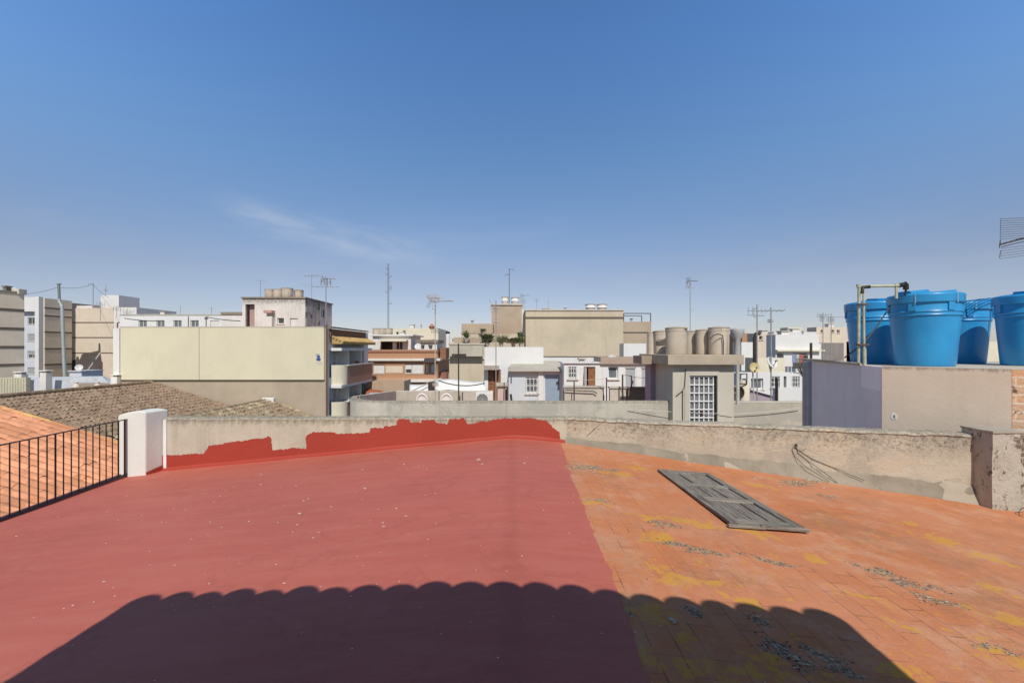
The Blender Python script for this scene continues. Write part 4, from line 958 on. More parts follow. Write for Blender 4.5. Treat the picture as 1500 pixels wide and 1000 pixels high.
# ------------------------------------------------------------------ orange brick building and its neighbours
d8 = 52
hb = [(547,563,534,547,'shut'), (593.5,603,533,547,'half'), (603.5,620,533,547,'shut'), (623,628,533,546,'shut'), (631,638,533,546,'shut'), (593,612,563,571,'half')]
rt = bld('brick_building', 'orange brick building with white roller shutters', 'building', 539, 641, 512, d8, 14, BRICKO, holes=hb, bands=[(525,.25,.35,WHITE2),(555,.32,.45,WHITE2),(514,.18,.06,BRICKB)], par=.9)
mb = MB(); mb.box(X(565,d8), X(590,d8), d8-.02, d8-.003, Z(546,d8), Z(536,d8)); mb.build('pale_panel', PINKB, rt)
mb = MB(); mb.prism([(X(623,d8), d8-1.3, Z(530,d8)), (X(623,d8), d8-.36, Z(524,d8)), (X(623,d8), d8-.36, Z(525.5,d8))], (X(640,d8)-X(623,d8),0,0)); mb.build('awning', plain('dark_awning',(.06,.05,.05),.8), rt)
mb = MB(); mb.lathe((X(641,d8)-.2, d8+3.2, 0), [(1.5,Z(560,d8)),(1.5,Z(548,d8)),(1.3,Z(548,d8)),(1.3,Z(560,d8))], 14, -math.pi/2, math.pi/2); mb.build('rounded_balcony', BRICKO, rt, smooth=True)
mb = MB(); mb.box(X(641,d8)+.1, X(651,d8), d8+1.2, d8+8, Z(526,d8), Z(509,d8)); mb.box(X(641,d8)+.1, X(652,d8), d8+1.2, d8+8, -12, Z(536,d8)-.8); mb.build('side_bay', BRICKB, rt)
rt = bld('penthouse', 'white penthouse with a flat canopy on the orange brick building', 'house', 546, 602, 492, 57, 6, WHITE2, holes=[(558,575,498,512,'open'),(580,590,500,512,'win')], py0=520, coping=(.35,.18,WHITE))
mb = MB(); mb.box(X(556,56.5), X(597,56.5), 55.8, 57, Z(500,56.5), Z(497.5,56.5)); mb.build('canopy', CREAM, rt)
pt = dup(proto, (X(550,58), 58.5, Z(491,57)+.1), 'leftmost of three grey tanks on the white penthouse', 1, (1.15,1.15,1.0))
for i, px in enumerate((559, 568)): dup(proto, (X(px,58), 58.5, Z(491,57)+.1), ('middle of three grey tanks on the white penthouse','rightmost of three grey tanks on the white penthouse')[i], 2+i, (1.15,1.15,1.0))
bld('cream_house', 'cream block behind the white penthouse, under the lattice mast', 'house', 574, 642, 480.5, 66, 10, CREAM, holes=[(580,584,486,491,'win'),(590,594,484,488,'win')])
bld('terrace_house', 'small dark roofed terrace house beside the white penthouse', 'house', 612, 640, 502, 54.5, 4, WHITE2, holes=[(616,622,505,512,'win'),(627,634,505,512,'win')], py0=520, coping=(.2,.35,DARKC))
bld('white_house', 'tall white house edge behind the brick attic', 'house', 538, 549, 488, 60, 8, WHITE)
# lattice mast
dm = 75; root = thing('lattice_mast', (X(569,dm), dm, Z(482,dm)), 'tall thin lattice radio mast above the white penthouse', 'mast')
mb = MB(); xm, zb_, zt_ = X(569,dm), Z(482,dm), Z(386,dm); s_ = .13
legs = [(xm-s_,dm-s_), (xm+s_,dm-s_), (xm,dm+s_)]
for a, b_ in legs: mb.tube([(a,b_,zb_),(a,b_,zt_)], .022, 5)
nn = 24
for i in range(nn):
    z0, z1 = zb_+(zt_-zb_)*i/nn, zb_+(zt_-zb_)*(i+1)/nn
    for k in range(3): mb.tube([(legs[k][0],legs[k][1],z0),(legs[(k+1)%3][0],legs[(k+1)%3][1],z1)], .012, 4)
mb.build('lattice', plain('grey_mast_paint',(.16,.17,.19),.6), root, smooth=True)
mb = MB()
for py, sd in ((394,-1),(402,-1),(406,1),(421,1),(424,1),(428,-1),(445,1)): mb.tube([W(569,py,dm), W(569+4*sd,py,dm), W(569+4*sd,py-2.5,dm)], .04, 4)
mb.build('side_aerials', plain('dark_mast_parts',(.12,.12,.13),.6), root)
# small brick shed, red roof, street things between
root = thing('rubble_shed', (X(558,45), 46, -12), 'rubble brick shed wall below the orange brick building', 'shed')
mb = MB(); mb.box(X(538,46), X(592,46), 46, 49, -12, Z(558,46)); mb.build('wall', BRICKR, root)
root = thing('small_red_roof', (X(548,44), 44, Z(582,44)), 'small red tiled roof below the rubble brick shed', 'roof')
mb = MB(); mb.hexa([W(536,583,43),W(562,580,43),W(562,578,45.5),W(536,580,45.5),W(536,579,43),W(562,577,43),W(561,572,45.5),W(536,569,45.5)]); mb.build('roof', REDROOF, root)
mb = MB(); mb.box(X(537,43.2), X(559,43.2), 43.2, 45, -12, Z(583,43.2)); mb.build('wall', WHITE2, root)
root = thing('street_post', (X(542,40), 40, -12), 'pale green street post with a dark box in the gap', 'post')
mb = MB(); mb.tube([(X(541.5,40),40,-12),(X(543.5,40),40,Z(578,40))], .13, 8); mb.build('post', FLUEM, root, smooth=True)
mb = MB(); mb.box(X(541,40), X(551,40), 39.8, 40.4, Z(588,40), Z(578,40)); mb.build('box', plain('dark_green_box',(.05,.12,.10),.5), root, bevel=.03)
mb = MB(); mb.box(X(542.5,40), X(551.5,40), 39.6, 40.6, Z(577.8,40), Z(575,40)); mb.build('lid', FLUEM, root, bevel=.03)

# ------------------------------------------------------------------ neighbour's terrace with the long cement wall
dn = 13.3; zn = Z(587.5, dn)
NW = stucco('neighbour_cement_wall', (.50,.465,.395), dirt=(.18,.16,.12), da=.35, streak=.7, var=.16, top=(zn, .12), patch=(.43,.41,.36), bump=.5)
root = thing('terrace_wall', (X(770,dn), dn, -6), 'long grey cement wall of the next terrace with a rounded end', 'wall')
xa, xb = X(566, dn), X(985, dn)
mb = wall_strip((xa, dn, 0), (xb, dn, 0), .22, zn, -8, .08, .006, 11); mb.build('wall', NW, root)
mb = MB(); rad = 1.5
mb.lathe((xa, dn+rad, 0), [(rad, -8), (rad, zn-.03), (rad-.02, zn), (rad-.2, zn), (rad-.22, -8), (rad, -8)], 16, -math.pi, -math.pi/2)
mb.hexa([(xa-rad,dn+rad+.001,-8),(xa-rad+.22,dn+rad+.001,-8),(xa-rad+.22,19.4,-8),(xa-rad,19.4,-8),(xa-rad,dn+rad+.001,zn),(xa-rad+.22,dn+rad+.001,zn),(xa-rad+.22,19.4,Z(572.5,19.4)),(xa-rad,19.4,Z(572.5,19.4))]); mb.build('rounded_end', NW, root, smooth=True)
mb = MB(); mb.box(xa-rad+.23, xb+4.0, dn+.24, 21, -1.25, -1.0); struct(mb.build('terrace_floor', REDT), 'paved terrace floor behind the long cement wall')
root = thing('terrace_wall', (X(1122,dn), dn, -6), 'short cement wall beside the grille shed, white cable along it', 'wall')
wall_strip((X(1074,14.2), 14.2, 0), (X(1195,14.2), 14.2, 0), .22, Z(588,14.2), -8, .08, .006, 14).build('wall', NW, root)
df_ = 19.5
root = thing('terrace_wall', (X(650,df_), df_, -6), 'far terrace wall with white half round mouldings', 'wall')
mb = wall_strip((X(580,df_), df_, 0), (X(722,df_), df_, 0), .2, Z(572.5,df_), -8, .1, .008, 17); mb.build('wall', GREYC, root)
for px in (618, 654):
    mb = MB(); pts = [W(px + 8*math.cos(math.pi*i/12), 588 - 11*math.sin(math.pi*i/12), df_-.03) for i in range(13)]
    mb.tube(pts, .045, 6); mb.prism([W(px + 6.5*math.cos(math.pi*i/12), 588 - 9.5*math.sin(math.pi*i/12), df_-.02) for i in range(13)], (0,.015,0)); mb.build('half_round', WHITE2, root, smooth=True)
# white sheet canopy & garland behind that wall
root = thing('white_awning', (X(650,23), 23, Z(580,23)), 'slack white awning stretched behind the far terrace wall', 'awning')
mb = MB(); vs = []
for i in range(17):
    for j in range(5):
        k = i/16; px = 600 + 112*k; py = 556.5 + (6*(1-k)**2 if px < 640 else 0) + 2*math.sin(k*9) + j*4
        vs.append(W(px, py, 23.6 - .25*j))
mb.add(vs, [(i*5+j, (i+1)*5+j, (i+1)*5+j+1, i*5+j+1) for i in range(16) for j in range(4)])
o = mb.build('cloth', SHUTW, root, smooth=True); sm_ = o.modifiers.new('thick', 'SOLIDIFY'); sm_.thickness = .02
mb = MB(); mb.tube([W(600,574,22.4), W(636,557,22.4)], .03, 6); mb.tube([W(612,574,22.4), W(640,560,22.4)], .03, 6); mb.build('frame', GREYC, root, smooth=True)
root = thing('garden_table', (X(632,22), 22, Z(592,22)), 'dark slatted box under the edge of the white awning', 'box')
mb = MB(); mb.box(X(628,22), X(637,22), 21.8, 22.2, Z(590,22), Z(559,22)); mb.build('slats', IRON, root, bevel=.03)
tube_thing('string_of_lights', 'dark string of bulbs drooping before the white awning', 'cable', sag(W(642,557,21.5), W(710,561,21.5), .18), .025, IRON)
aerial(637.5, 17.5, 590, 430, 'tall rusty aerial mast rising from the far terrace wall', [(441,'yagi',.48,-8),(437,'fold',.3,50),(436,'cross',.35,25),(447,'fold',.28,100),(484,'fold',.2,20),(563,'fold',.15,0)], .022, plain('pale_weathered_mast',(.50,.46,.43),.6,.3,.1,var=.3))
tube_thing('terrace_pole', 'thin dark pole standing on the terrace by the garland', 'pole', [W(672,592,17.5), W(671.5,503,17.5)], .028, IRON)
tube_thing('terrace_pole', 'short thin pole behind the long cement wall', 'pole', [W(677.5,592,17.8), W(677.5,574,17.8)], .02, IRON)
def ac_unit(px0, px1, py, d, label, h=.56):
    x0, x1, z1 = X(px0,d), X(px1,d), Z(py,d); root = thing('ac_unit', ((x0+x1)/2, d+.15, z1-h), label, 'air conditioner')
    mb = MB(); mb.box(x0, x1, d, d+.3, z1-h, z1); mb.build('casing', FRAMEW, root, bevel=.015)
    cx_ = x0 + (x1-x0)*.38; cz_ = z1 - h*.5; r_ = h*.40
    mb = MB(); mb.prism([(cx_ + r_*math.cos(i*math.pi/14), d-.004, cz_ + r_*math.sin(i*math.pi/14)) for i in range(28)], (0,.003,0)); mb.build('fan_opening', plain('fan_grey',(.16,.16,.17),.6), root)
    mb = MB()
    for rr_ in (.25,.5,.75,1): mb.tube([(cx_ + r_*rr_*math.cos(i*math.pi/12), d-.016, cz_ + r_*rr_*math.sin(i*math.pi/12)) for i in range(25)], .007, 4)
    for i in range(4): a = i*math.pi/4; mb.tube([(cx_-r_*math.cos(a), d-.016, cz_-r_*math.sin(a)), (cx_+r_*math.cos(a), d-.016, cz_+r_*math.sin(a))], .007, 4)
    mb.build('fan_guard', SHUTG, root)
    mb = MB(); mb.box(x0+.08, x0+.14, d-.02, d+.34, z1-h-.10, z1-h-.002); mb.box(x1-.14, x1-.08, d-.02, d+.34, z1-h-.10, z1-h-.002); mb.build('feet', STEEL, root)
ac_unit(697, 722, 574.5, 18.4, 'white air conditioner with a round fan behind the long cement wall')

# beige house, white house with brown door, pale blue house
db = 27
bld('beige_house', 'beige house with a stained upper wall beside the brown door', 'house', 658, 709, 505, db, 6, BEIGE, bands=[(523,.12,.08,GREYL)], coping=(.05,.1,GREYC), par=.9)
root = thing('stained_wall', (X(672,26.5),26.5,Z(523,26.5)), 'grey stained low wall on the beige house with a lamp bar', 'wall')
mb = MB(); mb.box(X(658.5,26.7), X(707,26.7), 26.6, 26.85, Z(521.8,26.7), Z(506,26.7)); mb.build('wall', GREYC, root)
mb = MB(); mb.box(X(662,26.6), X(683,26.6), 26.5, 26.59, Z(519,26.6), Z(518.2,26.6)); mb.build('bar', IRON, root)
dw = 23
rt = bld('white_house', 'white house with a brown wooden door and big blank parapet', 'house', 709.5, 796, 508, dw, 6, WHITE, holes=[(715,733.5,541,590,'open')], par=1.1, bands=[])
mb = MB(); mb.box(X(709.5,dw), X(731,dw), dw-.5, dw-.003, Z(541,dw), Z(535,dw)); mb.build('hood', plain('grey_brown_hood',(.40,.34,.31),.8), rt)
for a, b_ in ((715.3,724.2),(724.6,733.3)):
    mb = MB(); mb.box(X(a,dw), X(b_,dw), dw+.05, dw+.10, Z(590,dw), Z(541.4,dw)); dr = mb.build('door', WOODB, rt, bevel=.01)
    mb = MB(); mb.box(X(a+1.5,dw), X(b_-1.5,dw), dw+.03, dw+.048, Z(562,dw), Z(544,dw)); mb.build('panel', WOODB, dr, bevel=.008)
dbh = 21
F_ = FRAMEW
rt = bld('pale_blue_house', 'pale blue roof house with a steel blue door and grilled window', 'house', 745, 826, 543, dbh, 3, BLUEW, holes=[(770,788,552.5,576.5,'grille',{'g':GREYGL}),(797,821.5,546.5,592,'door',{'d':BLUED})], par=.05)
mb = MB(); mb.hexa([(X(744,dbh),dbh-.25,Z(543.5,dbh)),(X(828,dbh),dbh-.25,Z(543.5,dbh)),(X(828,dbh),dbh+3.1,Z(540,dbh)),(X(744,dbh),dbh+3.1,Z(540,dbh)),(X(744,dbh),dbh-.25,Z(541.8,dbh)),(X(828,dbh),dbh-.25,Z(541.8,dbh)),(X(828,dbh),dbh+3.1,Z(531,dbh)),(X(752,dbh),dbh+3.1,Z(531,dbh))]); mb.build('sloping_roof', GREYC, rt)
mb = MB(); mb.box(X(788.5,dbh), X(796,dbh), dbh-.06, dbh-.003, Z(592,dbh), Z(544,dbh)); mb.box(X(822.5,dbh), X(827,dbh), dbh-.06, dbh-.003, Z(592,dbh), Z(544,dbh)); mb.build('white_jambs', WHITE, rt)
mb = MB(); mb.box(X(748,dbh), X(749.5,dbh), dbh-.06, dbh-.003, Z(560,dbh), Z(552,dbh)); mb.build('wall_lamp', IRON, rt)
root = thing('chimney_block', (X(735,20),20.2,Z(592,20)), 'pinkish chimney block with a dark slab beside the pale blue house', 'chimney')
mb = MB(); mb.box(X(729,20), X(742,20), 20, 20.5, -1, Z(566,20)); mb.build('stack', stucco('pinkish_render',(.58,.44,.40),da=.5), root)
mb = MB(); mb.box(X(726,20), X(744,20), 19.9, 20.6, Z(565.8,20), Z(561.5,20)); mb.build('cap', GREYC, root, bevel=.02)
mb = MB(); mb.box(X(740,20), X(744,20), 20, 20.4, -1, Z(570,20)); mb.build('flue', IRON, root)
tube_thing('terrace_pole', 'thin dark pole before the pinkish chimney block', 'pole', [W(738,592,17.4), W(738.5,560,17.4)], .02, IRON)
aerial(726.5, 18, 590, 440, 'tall aerial mast before the brown door with a long boom', [(446,'yagi',.42,2),(452,'fold',.3,60),(470,'fold',.16,0)], .02)
tube_thing('drain_pipe', 'leaning dark bottle shaped pipe beside the pale blue wall', 'pipe', [W(750,592,19.5), W(748,577,19.5)], .05, IRON)

# ------------------------------------------------------------------ big beige block, stair tower, planted terrace
dg = 32
bld('beige_block', 'big blank beige block with a thin dark line under its parapet', 'building', 770, 913, 455, dg, 9, BEIGE, bands=[(464,.10,.05,GROOVE)], coping=(.06,.09,GREYL), par=.4, py0=570)
root = thing('white_ledge', (X(815,28), 28, Z(545,28)), 'white ledge wall below the big beige block', 'wall')
mb = MB(); mb.box(X(760,28), X(868,28), 27.6, 28.2, Z(560,28), Z(523.5,28)); mb.build('wall', WHITE, root)
mb = MB(); mb.box(X(790,dg), X(913,dg)+.05, dg-.12, dg-.005, Z(523,dg), Z(521.6,dg)); mb.build('dark_trim', GROOVE, root)
dt = 36
rt = bld('stair_tower', 'square beige stair tower with white tanks on top', 'tower', 720, 764, 447, dt, 5, BEIGE2, coping=(.08,.12,GREYL), par=.15, py0=560)
mb = MB(); mb.box(X(764,dt)+.01, X(764,dt)+.18, dt+.05, dt+5, Z(505,dt), Z(447,dt)-.01); mb.build('white_edge', WHITE, rt)
def white_tank(r, h, label):
    root = thing('white_tank', (0,0,0), label, 'water tank', 'white round roof tanks')
    mb = MB(); mb.lathe((0,0,0), [(r*.92,0),(r*.96,h*.45),(r*1.0,h*.47),(r*1.0,h*.55),(r*.97,h*.57),(r*.99,h*.95)], 24); mb.build('body', WHITE2, root, smooth=True)
    mb = MB(); mb.lathe((0,0,0), [(r*1.08,h*.95),(r*1.08,h*1.02),(r*.5,h*1.06),(.01,h*1.07)], 24); mb.build('lid', CEMDK, root, smooth=True)
    return root
wt_ = white_tank(.28, .62, 'narrower white tank on the beige stair tower'); wt_.location = (X(739.5,dt), dt+1, Z(447,dt)+.12)
dup(wt_, (X(754.5,dt), dt+1, Z(447,dt)+.12), 'wider white tank on the beige stair tower beside the mast', 1, (1.12,1.12,.95))
dup(wt_, (X(869,dg), dg+1.2, Z(455,dg)+.09), 'left one of two white tanks on the big beige block', 2, (1.25,1.25,.75))
dup(wt_, (X(886.5,dg), dg+1.2, Z(455,dg)+.09), 'right one of two white tanks on the big beige block', 3, (1.25,1.25,.75))
aerial(746, dt, 447, 393, 'tall bare mast with a bent top on the stair tower', [(394.5,'bar',.35,0),(402,'bar',.3,180)], .03, plain('dark_mast',(.14,.15,.18),.6))
aerial(766, 33, 520, 430, 'spindly aerial beside the beige stair tower', [(433,'yagi',.35,-25),(441,'fold',.35,30),(450,'fold',.25,0)], .018)
aerial(786, 45, 460, 437, 'faint small aerial behind the big beige block', [(439,'fold',.4,0)], .018)
aerial(803, 45, 460, 439, 'faint flat aerial behind the big beige block', [(440,'flat',.4,0)], .018)
bld('planted_terrace', 'beige terrace block with plants along its parapet', 'building', 677, 768, 489, 31, 6, BEIGE, par=.6, py0=560)
bld('upper_wall', 'brownish beige upper wall behind the terrace plants', 'wall', 676, 722, 474, 34, 2, BEIGE2, py0=520, bands=[(488,.08,.04,GROOVE)])
bld('stained_hut', 'grey stained hut wall under the terrace plants', 'hut', 664, 712, 494, 29, 1.5, BEIGE2, py0=545, bands=[], par=.3)
rp = random.Random(21)
def plant(px, py, d, h, wd, n, label, mat, spiky):
    c = W(px, py, d); root = thing('potted_plant', c, label, 'plant', 'plants on the beige terrace')
    mb = MB(); mb.lathe(c, [(.10,0),(.14,.2),(.16,.2),(.16,.24),(.12,.24)], 12); mb.build('pot', GREYC, root, smooth=True)
    mb = MB()
    for i in range(n):
        a = rp.uniform(0,6.28); t_ = rp.uniform(.1,1.); b0 = c + Vector((0,0,.2)) + (Vector((math.cos(a)*wd*rp.uniform(0,.7), math.sin(a)*wd*rp.uniform(0,.7), h*rp.uniform(0,.6))) if not spiky else Vector((0,0,0)))
        dv = Vector((math.cos(a)*wd*t_, math.sin(a)*wd*t_, h*(rp.uniform(.4,1.) if spiky else rp.uniform(.1,.4)))); L_ = 1 if spiky else .5
        tip = b0 + dv*L_; mid = b0 + dv*L_*.5 + Vector((0,0,h*.05)); sd = dv.cross(Vector((0,0,1))).normalized() * (.05 if spiky else .09)
        mb.add([b0 - sd*.5, b0 + sd*.5, mid + sd, tip, mid - sd], [(0,1,2,3,4)])
    mb.build('foliage', mat, root, weld=False)
plant(707, 491, 30.7, .4, .3, 60, 'small round leafy shrub on the brownish upper wall edge', LEAF2, False)
plant(714, 507, 28.6, .75, .55, 160, 'dark bushy shrub before the stair tower', LEAF, False)
plant(734, 508, 28.4, .7, .7, 70, 'pale green spiky agave before the stair tower', LEAF2, True)
plant(752, 508, 28.4, .5, .8, 160, 'low grey green bush between agave and white parapet', LEAF2, False)
plant(763, 508, 28.3, 1.0, .3, 110, 'upright bush at the corner of the big beige block', LEAF, False)
plant(683, 501, 28.5, .6, .35, 60, 'small dark plant on the grey stained hut', LEAF, True)
bld('beige_annex', 'low beige annex behind the pipe railing, right of the big block', 'building', 913, 954, 471, 33, 8, BEIGE2, bands=[(486,.06,.04,GROOVE)], py0=560)
root = thing('pipe_railing', (X(933,33),33,Z(471,33)), 'grey pipe railing on the low beige annex roof', 'railing')
mb = MB(); mb.tube([W(912,459,33.3),W(953,459,33.3)], .03, 6); mb.tube([W(912,462.5,33.3),W(940,462.5,33.3)], .025, 6); mb.build('rails', IRON, root, smooth=True)
for a, q1 in ((953,459),(940,462.5),(913.5,459)):
    mb = MB(); mb.tube([W(a,472,33.3), W(a,q1,33.3)], .03, 6); mb.build('post', IRON, root, smooth=True)
root = thing('white_hut', (X(920,30),30,Z(525,30)), 'small white hut wall under the beige annex', 'hut')
mb = MB(); mb.box(X(912.5,30), X(945,30), 29.8, 31, Z(535,30), Z(503,30)); mb.build('wall', WHITE, root)

# ------------------------------------------------------------------ row of white roof houses
dr_ = 20
rt = bld('white_row_house', 'white roof house with an open brown door and hanging grille', 'house', 826, 883, 532, dr_, 1.5, WHITE, holes=[(832,845,537,555,'grille',{'g':GREYGL}),(855,872,537,592,'open')], par=.1, coping=(.08,.05,WHITE))
mb = MB(); mb.box(X(862,dr_), X(872,dr_), dr_+.05, dr_+.1, Z(592,dr_), Z(538,dr_)); mb.build('door', WOODB, rt)
mb = MB(); mb.box(X(855.3,dr_), X(856.3,dr_), dr_-.5, dr_+.1, Z(592,dr_), Z(538,dr_)); mb.build('open_leaf', FRAMEW, rt)
bld('white_row_house', 'white roof house with a small shuttered window and two blue doors', 'house', 883.2, 956, 533, dr_, 1.5, WHITE, holes=[(891,905.5,537,555,'win',{'g':GREYGL}),(915,932,538,592,'door',{'d':SHUTG}),(938.5,953.5,538,592,'door',{'d':SHUTG})], par=.1, coping=(.12,.3,stucco('pinkish_brown_parapet',(.42,.33,.27),da=.4)))
root = thing('brown_parapet', (X(905,22),22,Z(540,22)), 'brownish stained parapet above the small shuttered window', 'wall')
mb = MB(); mb.box(X(879,22), X(944,22), 21.6, 21.9, Z(533,22), Z(524,22)); mb.build('wall', stucco('brown_stained',(.42,.33,.25),da=.5), root)
for a, b_, q1, m_, lb in ((826,885,566,GREYL,'cracked low cement wall before the open brown door'),(893.5,917,567,GREYL,'plain low cement wall before the small shuttered window'),(918.5,954,567.5,DARKC,'dark low wall before the two blue doors')):
    root = thing('low_wall', (X((a+b_)/2,16.6),16.6,-1), lb, 'wall', 'low walls on the terrace')
    mb = MB(); mb.box(X(a,16.6), X(b_,16.6), 16.6, 16.8, -1, Z(q1,16.6)-.05); mb.build('wall', m_, root)
    mb = MB(); mb.box(X(a,16.6)-.03, X(b_,16.6)+.03, 16.56, 16.84, Z(q1,16.6)-.048, Z(q1,16.6)+.02); mb.build('coping', GREYC if m_ is not DARKC else DARKC, root, bevel=.01)
mb = MB(); mb.tube([W(828,571,16.5),W(846,572,16.5),W(870,573,16.5),W(874,576,16.5)], .02, 5); mb.tube([W(826,571,16.5),W(826,592,16.5)], .02, 5)
tag(mb.build('wall_pipe', IRON, smooth=True), 'thin dark pipe bent along the cracked low cement wall', 'pipe')
def frame_post(pts, lb, d, r=.022): return tube_thing('clothes_post', lb, 'post', [W(a, b_, d) for a, b_ in pts], r, IRON, 6, 'clothes line posts on the terrace')
frame_post([(841,592),(841,559)], 'clothes post with a slanting arm before the open brown door', 16.2)
frame_post([(884.5,592),(884.5,578)], 'short clothes post at the end of the cracked low wall', 16.3)
frame_post([(888.5,592),(888.5,553)], 'straight clothes post between the two low cement walls', 16.2)
frame_post([(912,592),(912,548.5),(925,550.5),(925,570)], 'bent clothes post shaped like a gate before the blue doors', 16.2, .028)
tube_thing('clothes_line', 'clothes line from the bent post to the mauve house', 'line', sag(W(912,549,16.2), W(955,553,15.2), .04), .008, CABLEW)
tube_thing('clothes_line', 'clothes line between the straight post and the white houses', 'line', sag(W(830,555,17), W(888,554,16.2), .05), .008, CABLEW)

# mauve house + grille shed + old tanks
rt = bld('mauve_house', 'mauve roof house beside the grille shed', 'house', 953, 992, 533, 14.6, .6, MAUVE, par=.1, zb=-8, holes=[(971,983.5,547,549,'open'),(971,983.5,575,577,'open')])
mb = MB(); mb.box(X(938,14.4), X(986,14.4), 14.25, 15.25, Z(533,14.4)+.002, Z(521,14.4)); mb.build('roof_slab', stucco('brown_slab',(.36,.28,.22),da=.5), rt)
ds = 13.0
SHED = stucco('shed_cement', (.56,.52,.44), da=.15, streak=.3, var=.08)
x0, x1, zt_ = X(985.5,ds), X(1075,ds), Z(534,ds)
root = thing('grille_shed', ((x0+x1)/2, ds+1, -8), 'grey cement stair shed with a white grille door', 'shed')
dx0, dx1 = X(1010,ds), X(1050.5,ds)
mb = MB(); F = ((x0, ds), (1,0), (0,-1)); mb.panel(F, x1-x0, -8, zt_, .15, [(dx0-x0, dx1-x0, -.85, Z(550,ds))])
mb.box(x0, x0+.15, ds+.15, ds+2.4, -8, zt_); mb.box(x1-.15, x1, ds+.15, ds+2.4, -8, zt_); mb.box(x0+.15, x1-.15, ds+2.25, ds+2.4, -8, zt_); mb.build('wall', SHED, root)
mb = MB(); mb.box(X(978.5,ds-.2), X(1090,ds-.2), ds-.2, ds+2.7, zt_+.002, Z(519.5,ds)); mb.build('roof_slab', stucco('slab_cement',(.47,.40,.31),dirt=(.15,.12,.09),da=.5,streak=.6), root, bevel=.01)
mb = MB(); mb.box(dx0-.14, dx0-.002, ds-.02, ds-.002, -.85, Z(541,ds)); mb.box(dx1+.002, dx1+.05, ds-.02, ds-.002, -.85, Z(541,ds)); mb.box(dx0-.002, dx1+.002, ds-.02, ds-.002, Z(549.8,ds), Z(541,ds)); mb.build('door_surround', GREYL, root)
mb = MB(); ew = (dx1-dx0)*.86
for i in range(6): a = dx0 + .02 + ew*i/5; mb.box(a-.016, a+.016, ds+.04, ds+.07, -.85, Z(550.5,ds))
for i in range(8): z = -.83 + i*(Z(551.5,ds)+.83)/7; mb.box(dx0+.005, dx0+.035+ew, ds+.025, ds+.039, z-.018, z+.018)
gd = mb.build('grille_door', plain('white_paint_iron',(.74,.74,.74),.5), root)
mb = MB(); mb.box(dx0+.02, dx0+.03+ew, ds+.075, ds+.085, -.85, Z(550.5,ds)); mb.build('mesh_backing', plain('grey_backing',(.20,.20,.21),.4,.5,var=.4,sc=3), gd)
mb = MB(); mb.box(X(1026,ds), X(1029,ds), ds+.0, ds+.024, Z(608,ds), Z(601,ds)); mb.build('lock', IRON, gd)
mb = MB(); mb.tube([W(1004.5,540,ds-.03),W(1003,565,ds-.03),W(1000,572,ds-.03),W(1000,615,ds-.03)], .012, 5); mb.tube([W(1000,572,ds-.03),W(990,580,ds-.03)], .009, 5); mb.build('cable', IRON, root, smooth=True)
zs = Z(519.5,ds) + .002
CT = [(956,14.95,.17,.72,'slim far old tank left of the sooty pair on the slab'),(969,14.75,.25,.76,'sooty old tank beside the black streaked one on the grille shed'),(990.5,13.7,.305,.77,'black streaked old tank at the front corner of the grille shed'),(1013,14.6,.25,.70,'plain old tank second in the row on the grille shed'),(1030,14.1,.22,.72,'slender old tank in the middle of the grille shed'),(1053,13.6,.29,.77,'big old tank with a bent hose on the grille shed')]
sooty = cement_tank(.42, .80, '', SOOTY)
for k, (px, d, r_, h_, lb) in enumerate(CT):
    c = dup(sooty if 'streaked' in lb or 'sooty old' in lb else proto, (X(px,d), d, zs if 973 < px else Z(521,14.4)+.004), lb, k*1.3, (r_/.42, r_/.42, h_/.80))
for ch in list(sooty.children): bpy.data.objects.remove(ch)
bpy.data.objects.remove(sooty)
mb = MB(); mb.tube([W(1040,497,13.2),W(1045,491,13.2),W(1052,489,13.2),W(1058.5,491,13.25),W(1059.5,500,13.25),W(1059.5,519,13.25)], .014, 6)
tag(mb.build('bent_hose', BLACKP, smooth=True), 'black hose bent over the big old tank on the grille shed', 'hose')
root = thing('roof_cowl', (X(1079,14), 14, zs), 'zinc funnel shaped chimney cowl at the end of the grille shed', 'cowl')
mb = MB(); mb.lathe((X(1080,14),14,0), [(.09,zs),(.09,Z(497,14)),(.20,Z(489,14)),(.20,Z(482,14)),(.12,Z(480.5,14))], 18); mb.build('cowl', STEEL, root, smooth=True)
tube_thing('flue_pipe', 'grey zinc pipe beside the grille shed corner', 'flue', [W(1080.5,592,13.9),W(1080.5,534,13.9)], .055, STEEL, 10)
aerial(1011, 15.5, 520, 405, 'slender aerial above the old tanks on the grille shed', [(411,'yagi',.20,15),(416,'fold',.2,60),(421,'cross',.16,0),(453,'bar',.12,0)], .012)
tube_thing('white_cable', 'pale cable stretched along the cement wall past the grille door', 'cable', sag(W(920,599,dn-.06), W(1075,606,ds-.1), .02) , .008, CABLEW)
tube_thing('white_cable', 'pale sagging cable along the short cement wall', 'cable', sag(W(1075,606,14.1), W(1172,597,14.1), .03), .010, CABLEW)

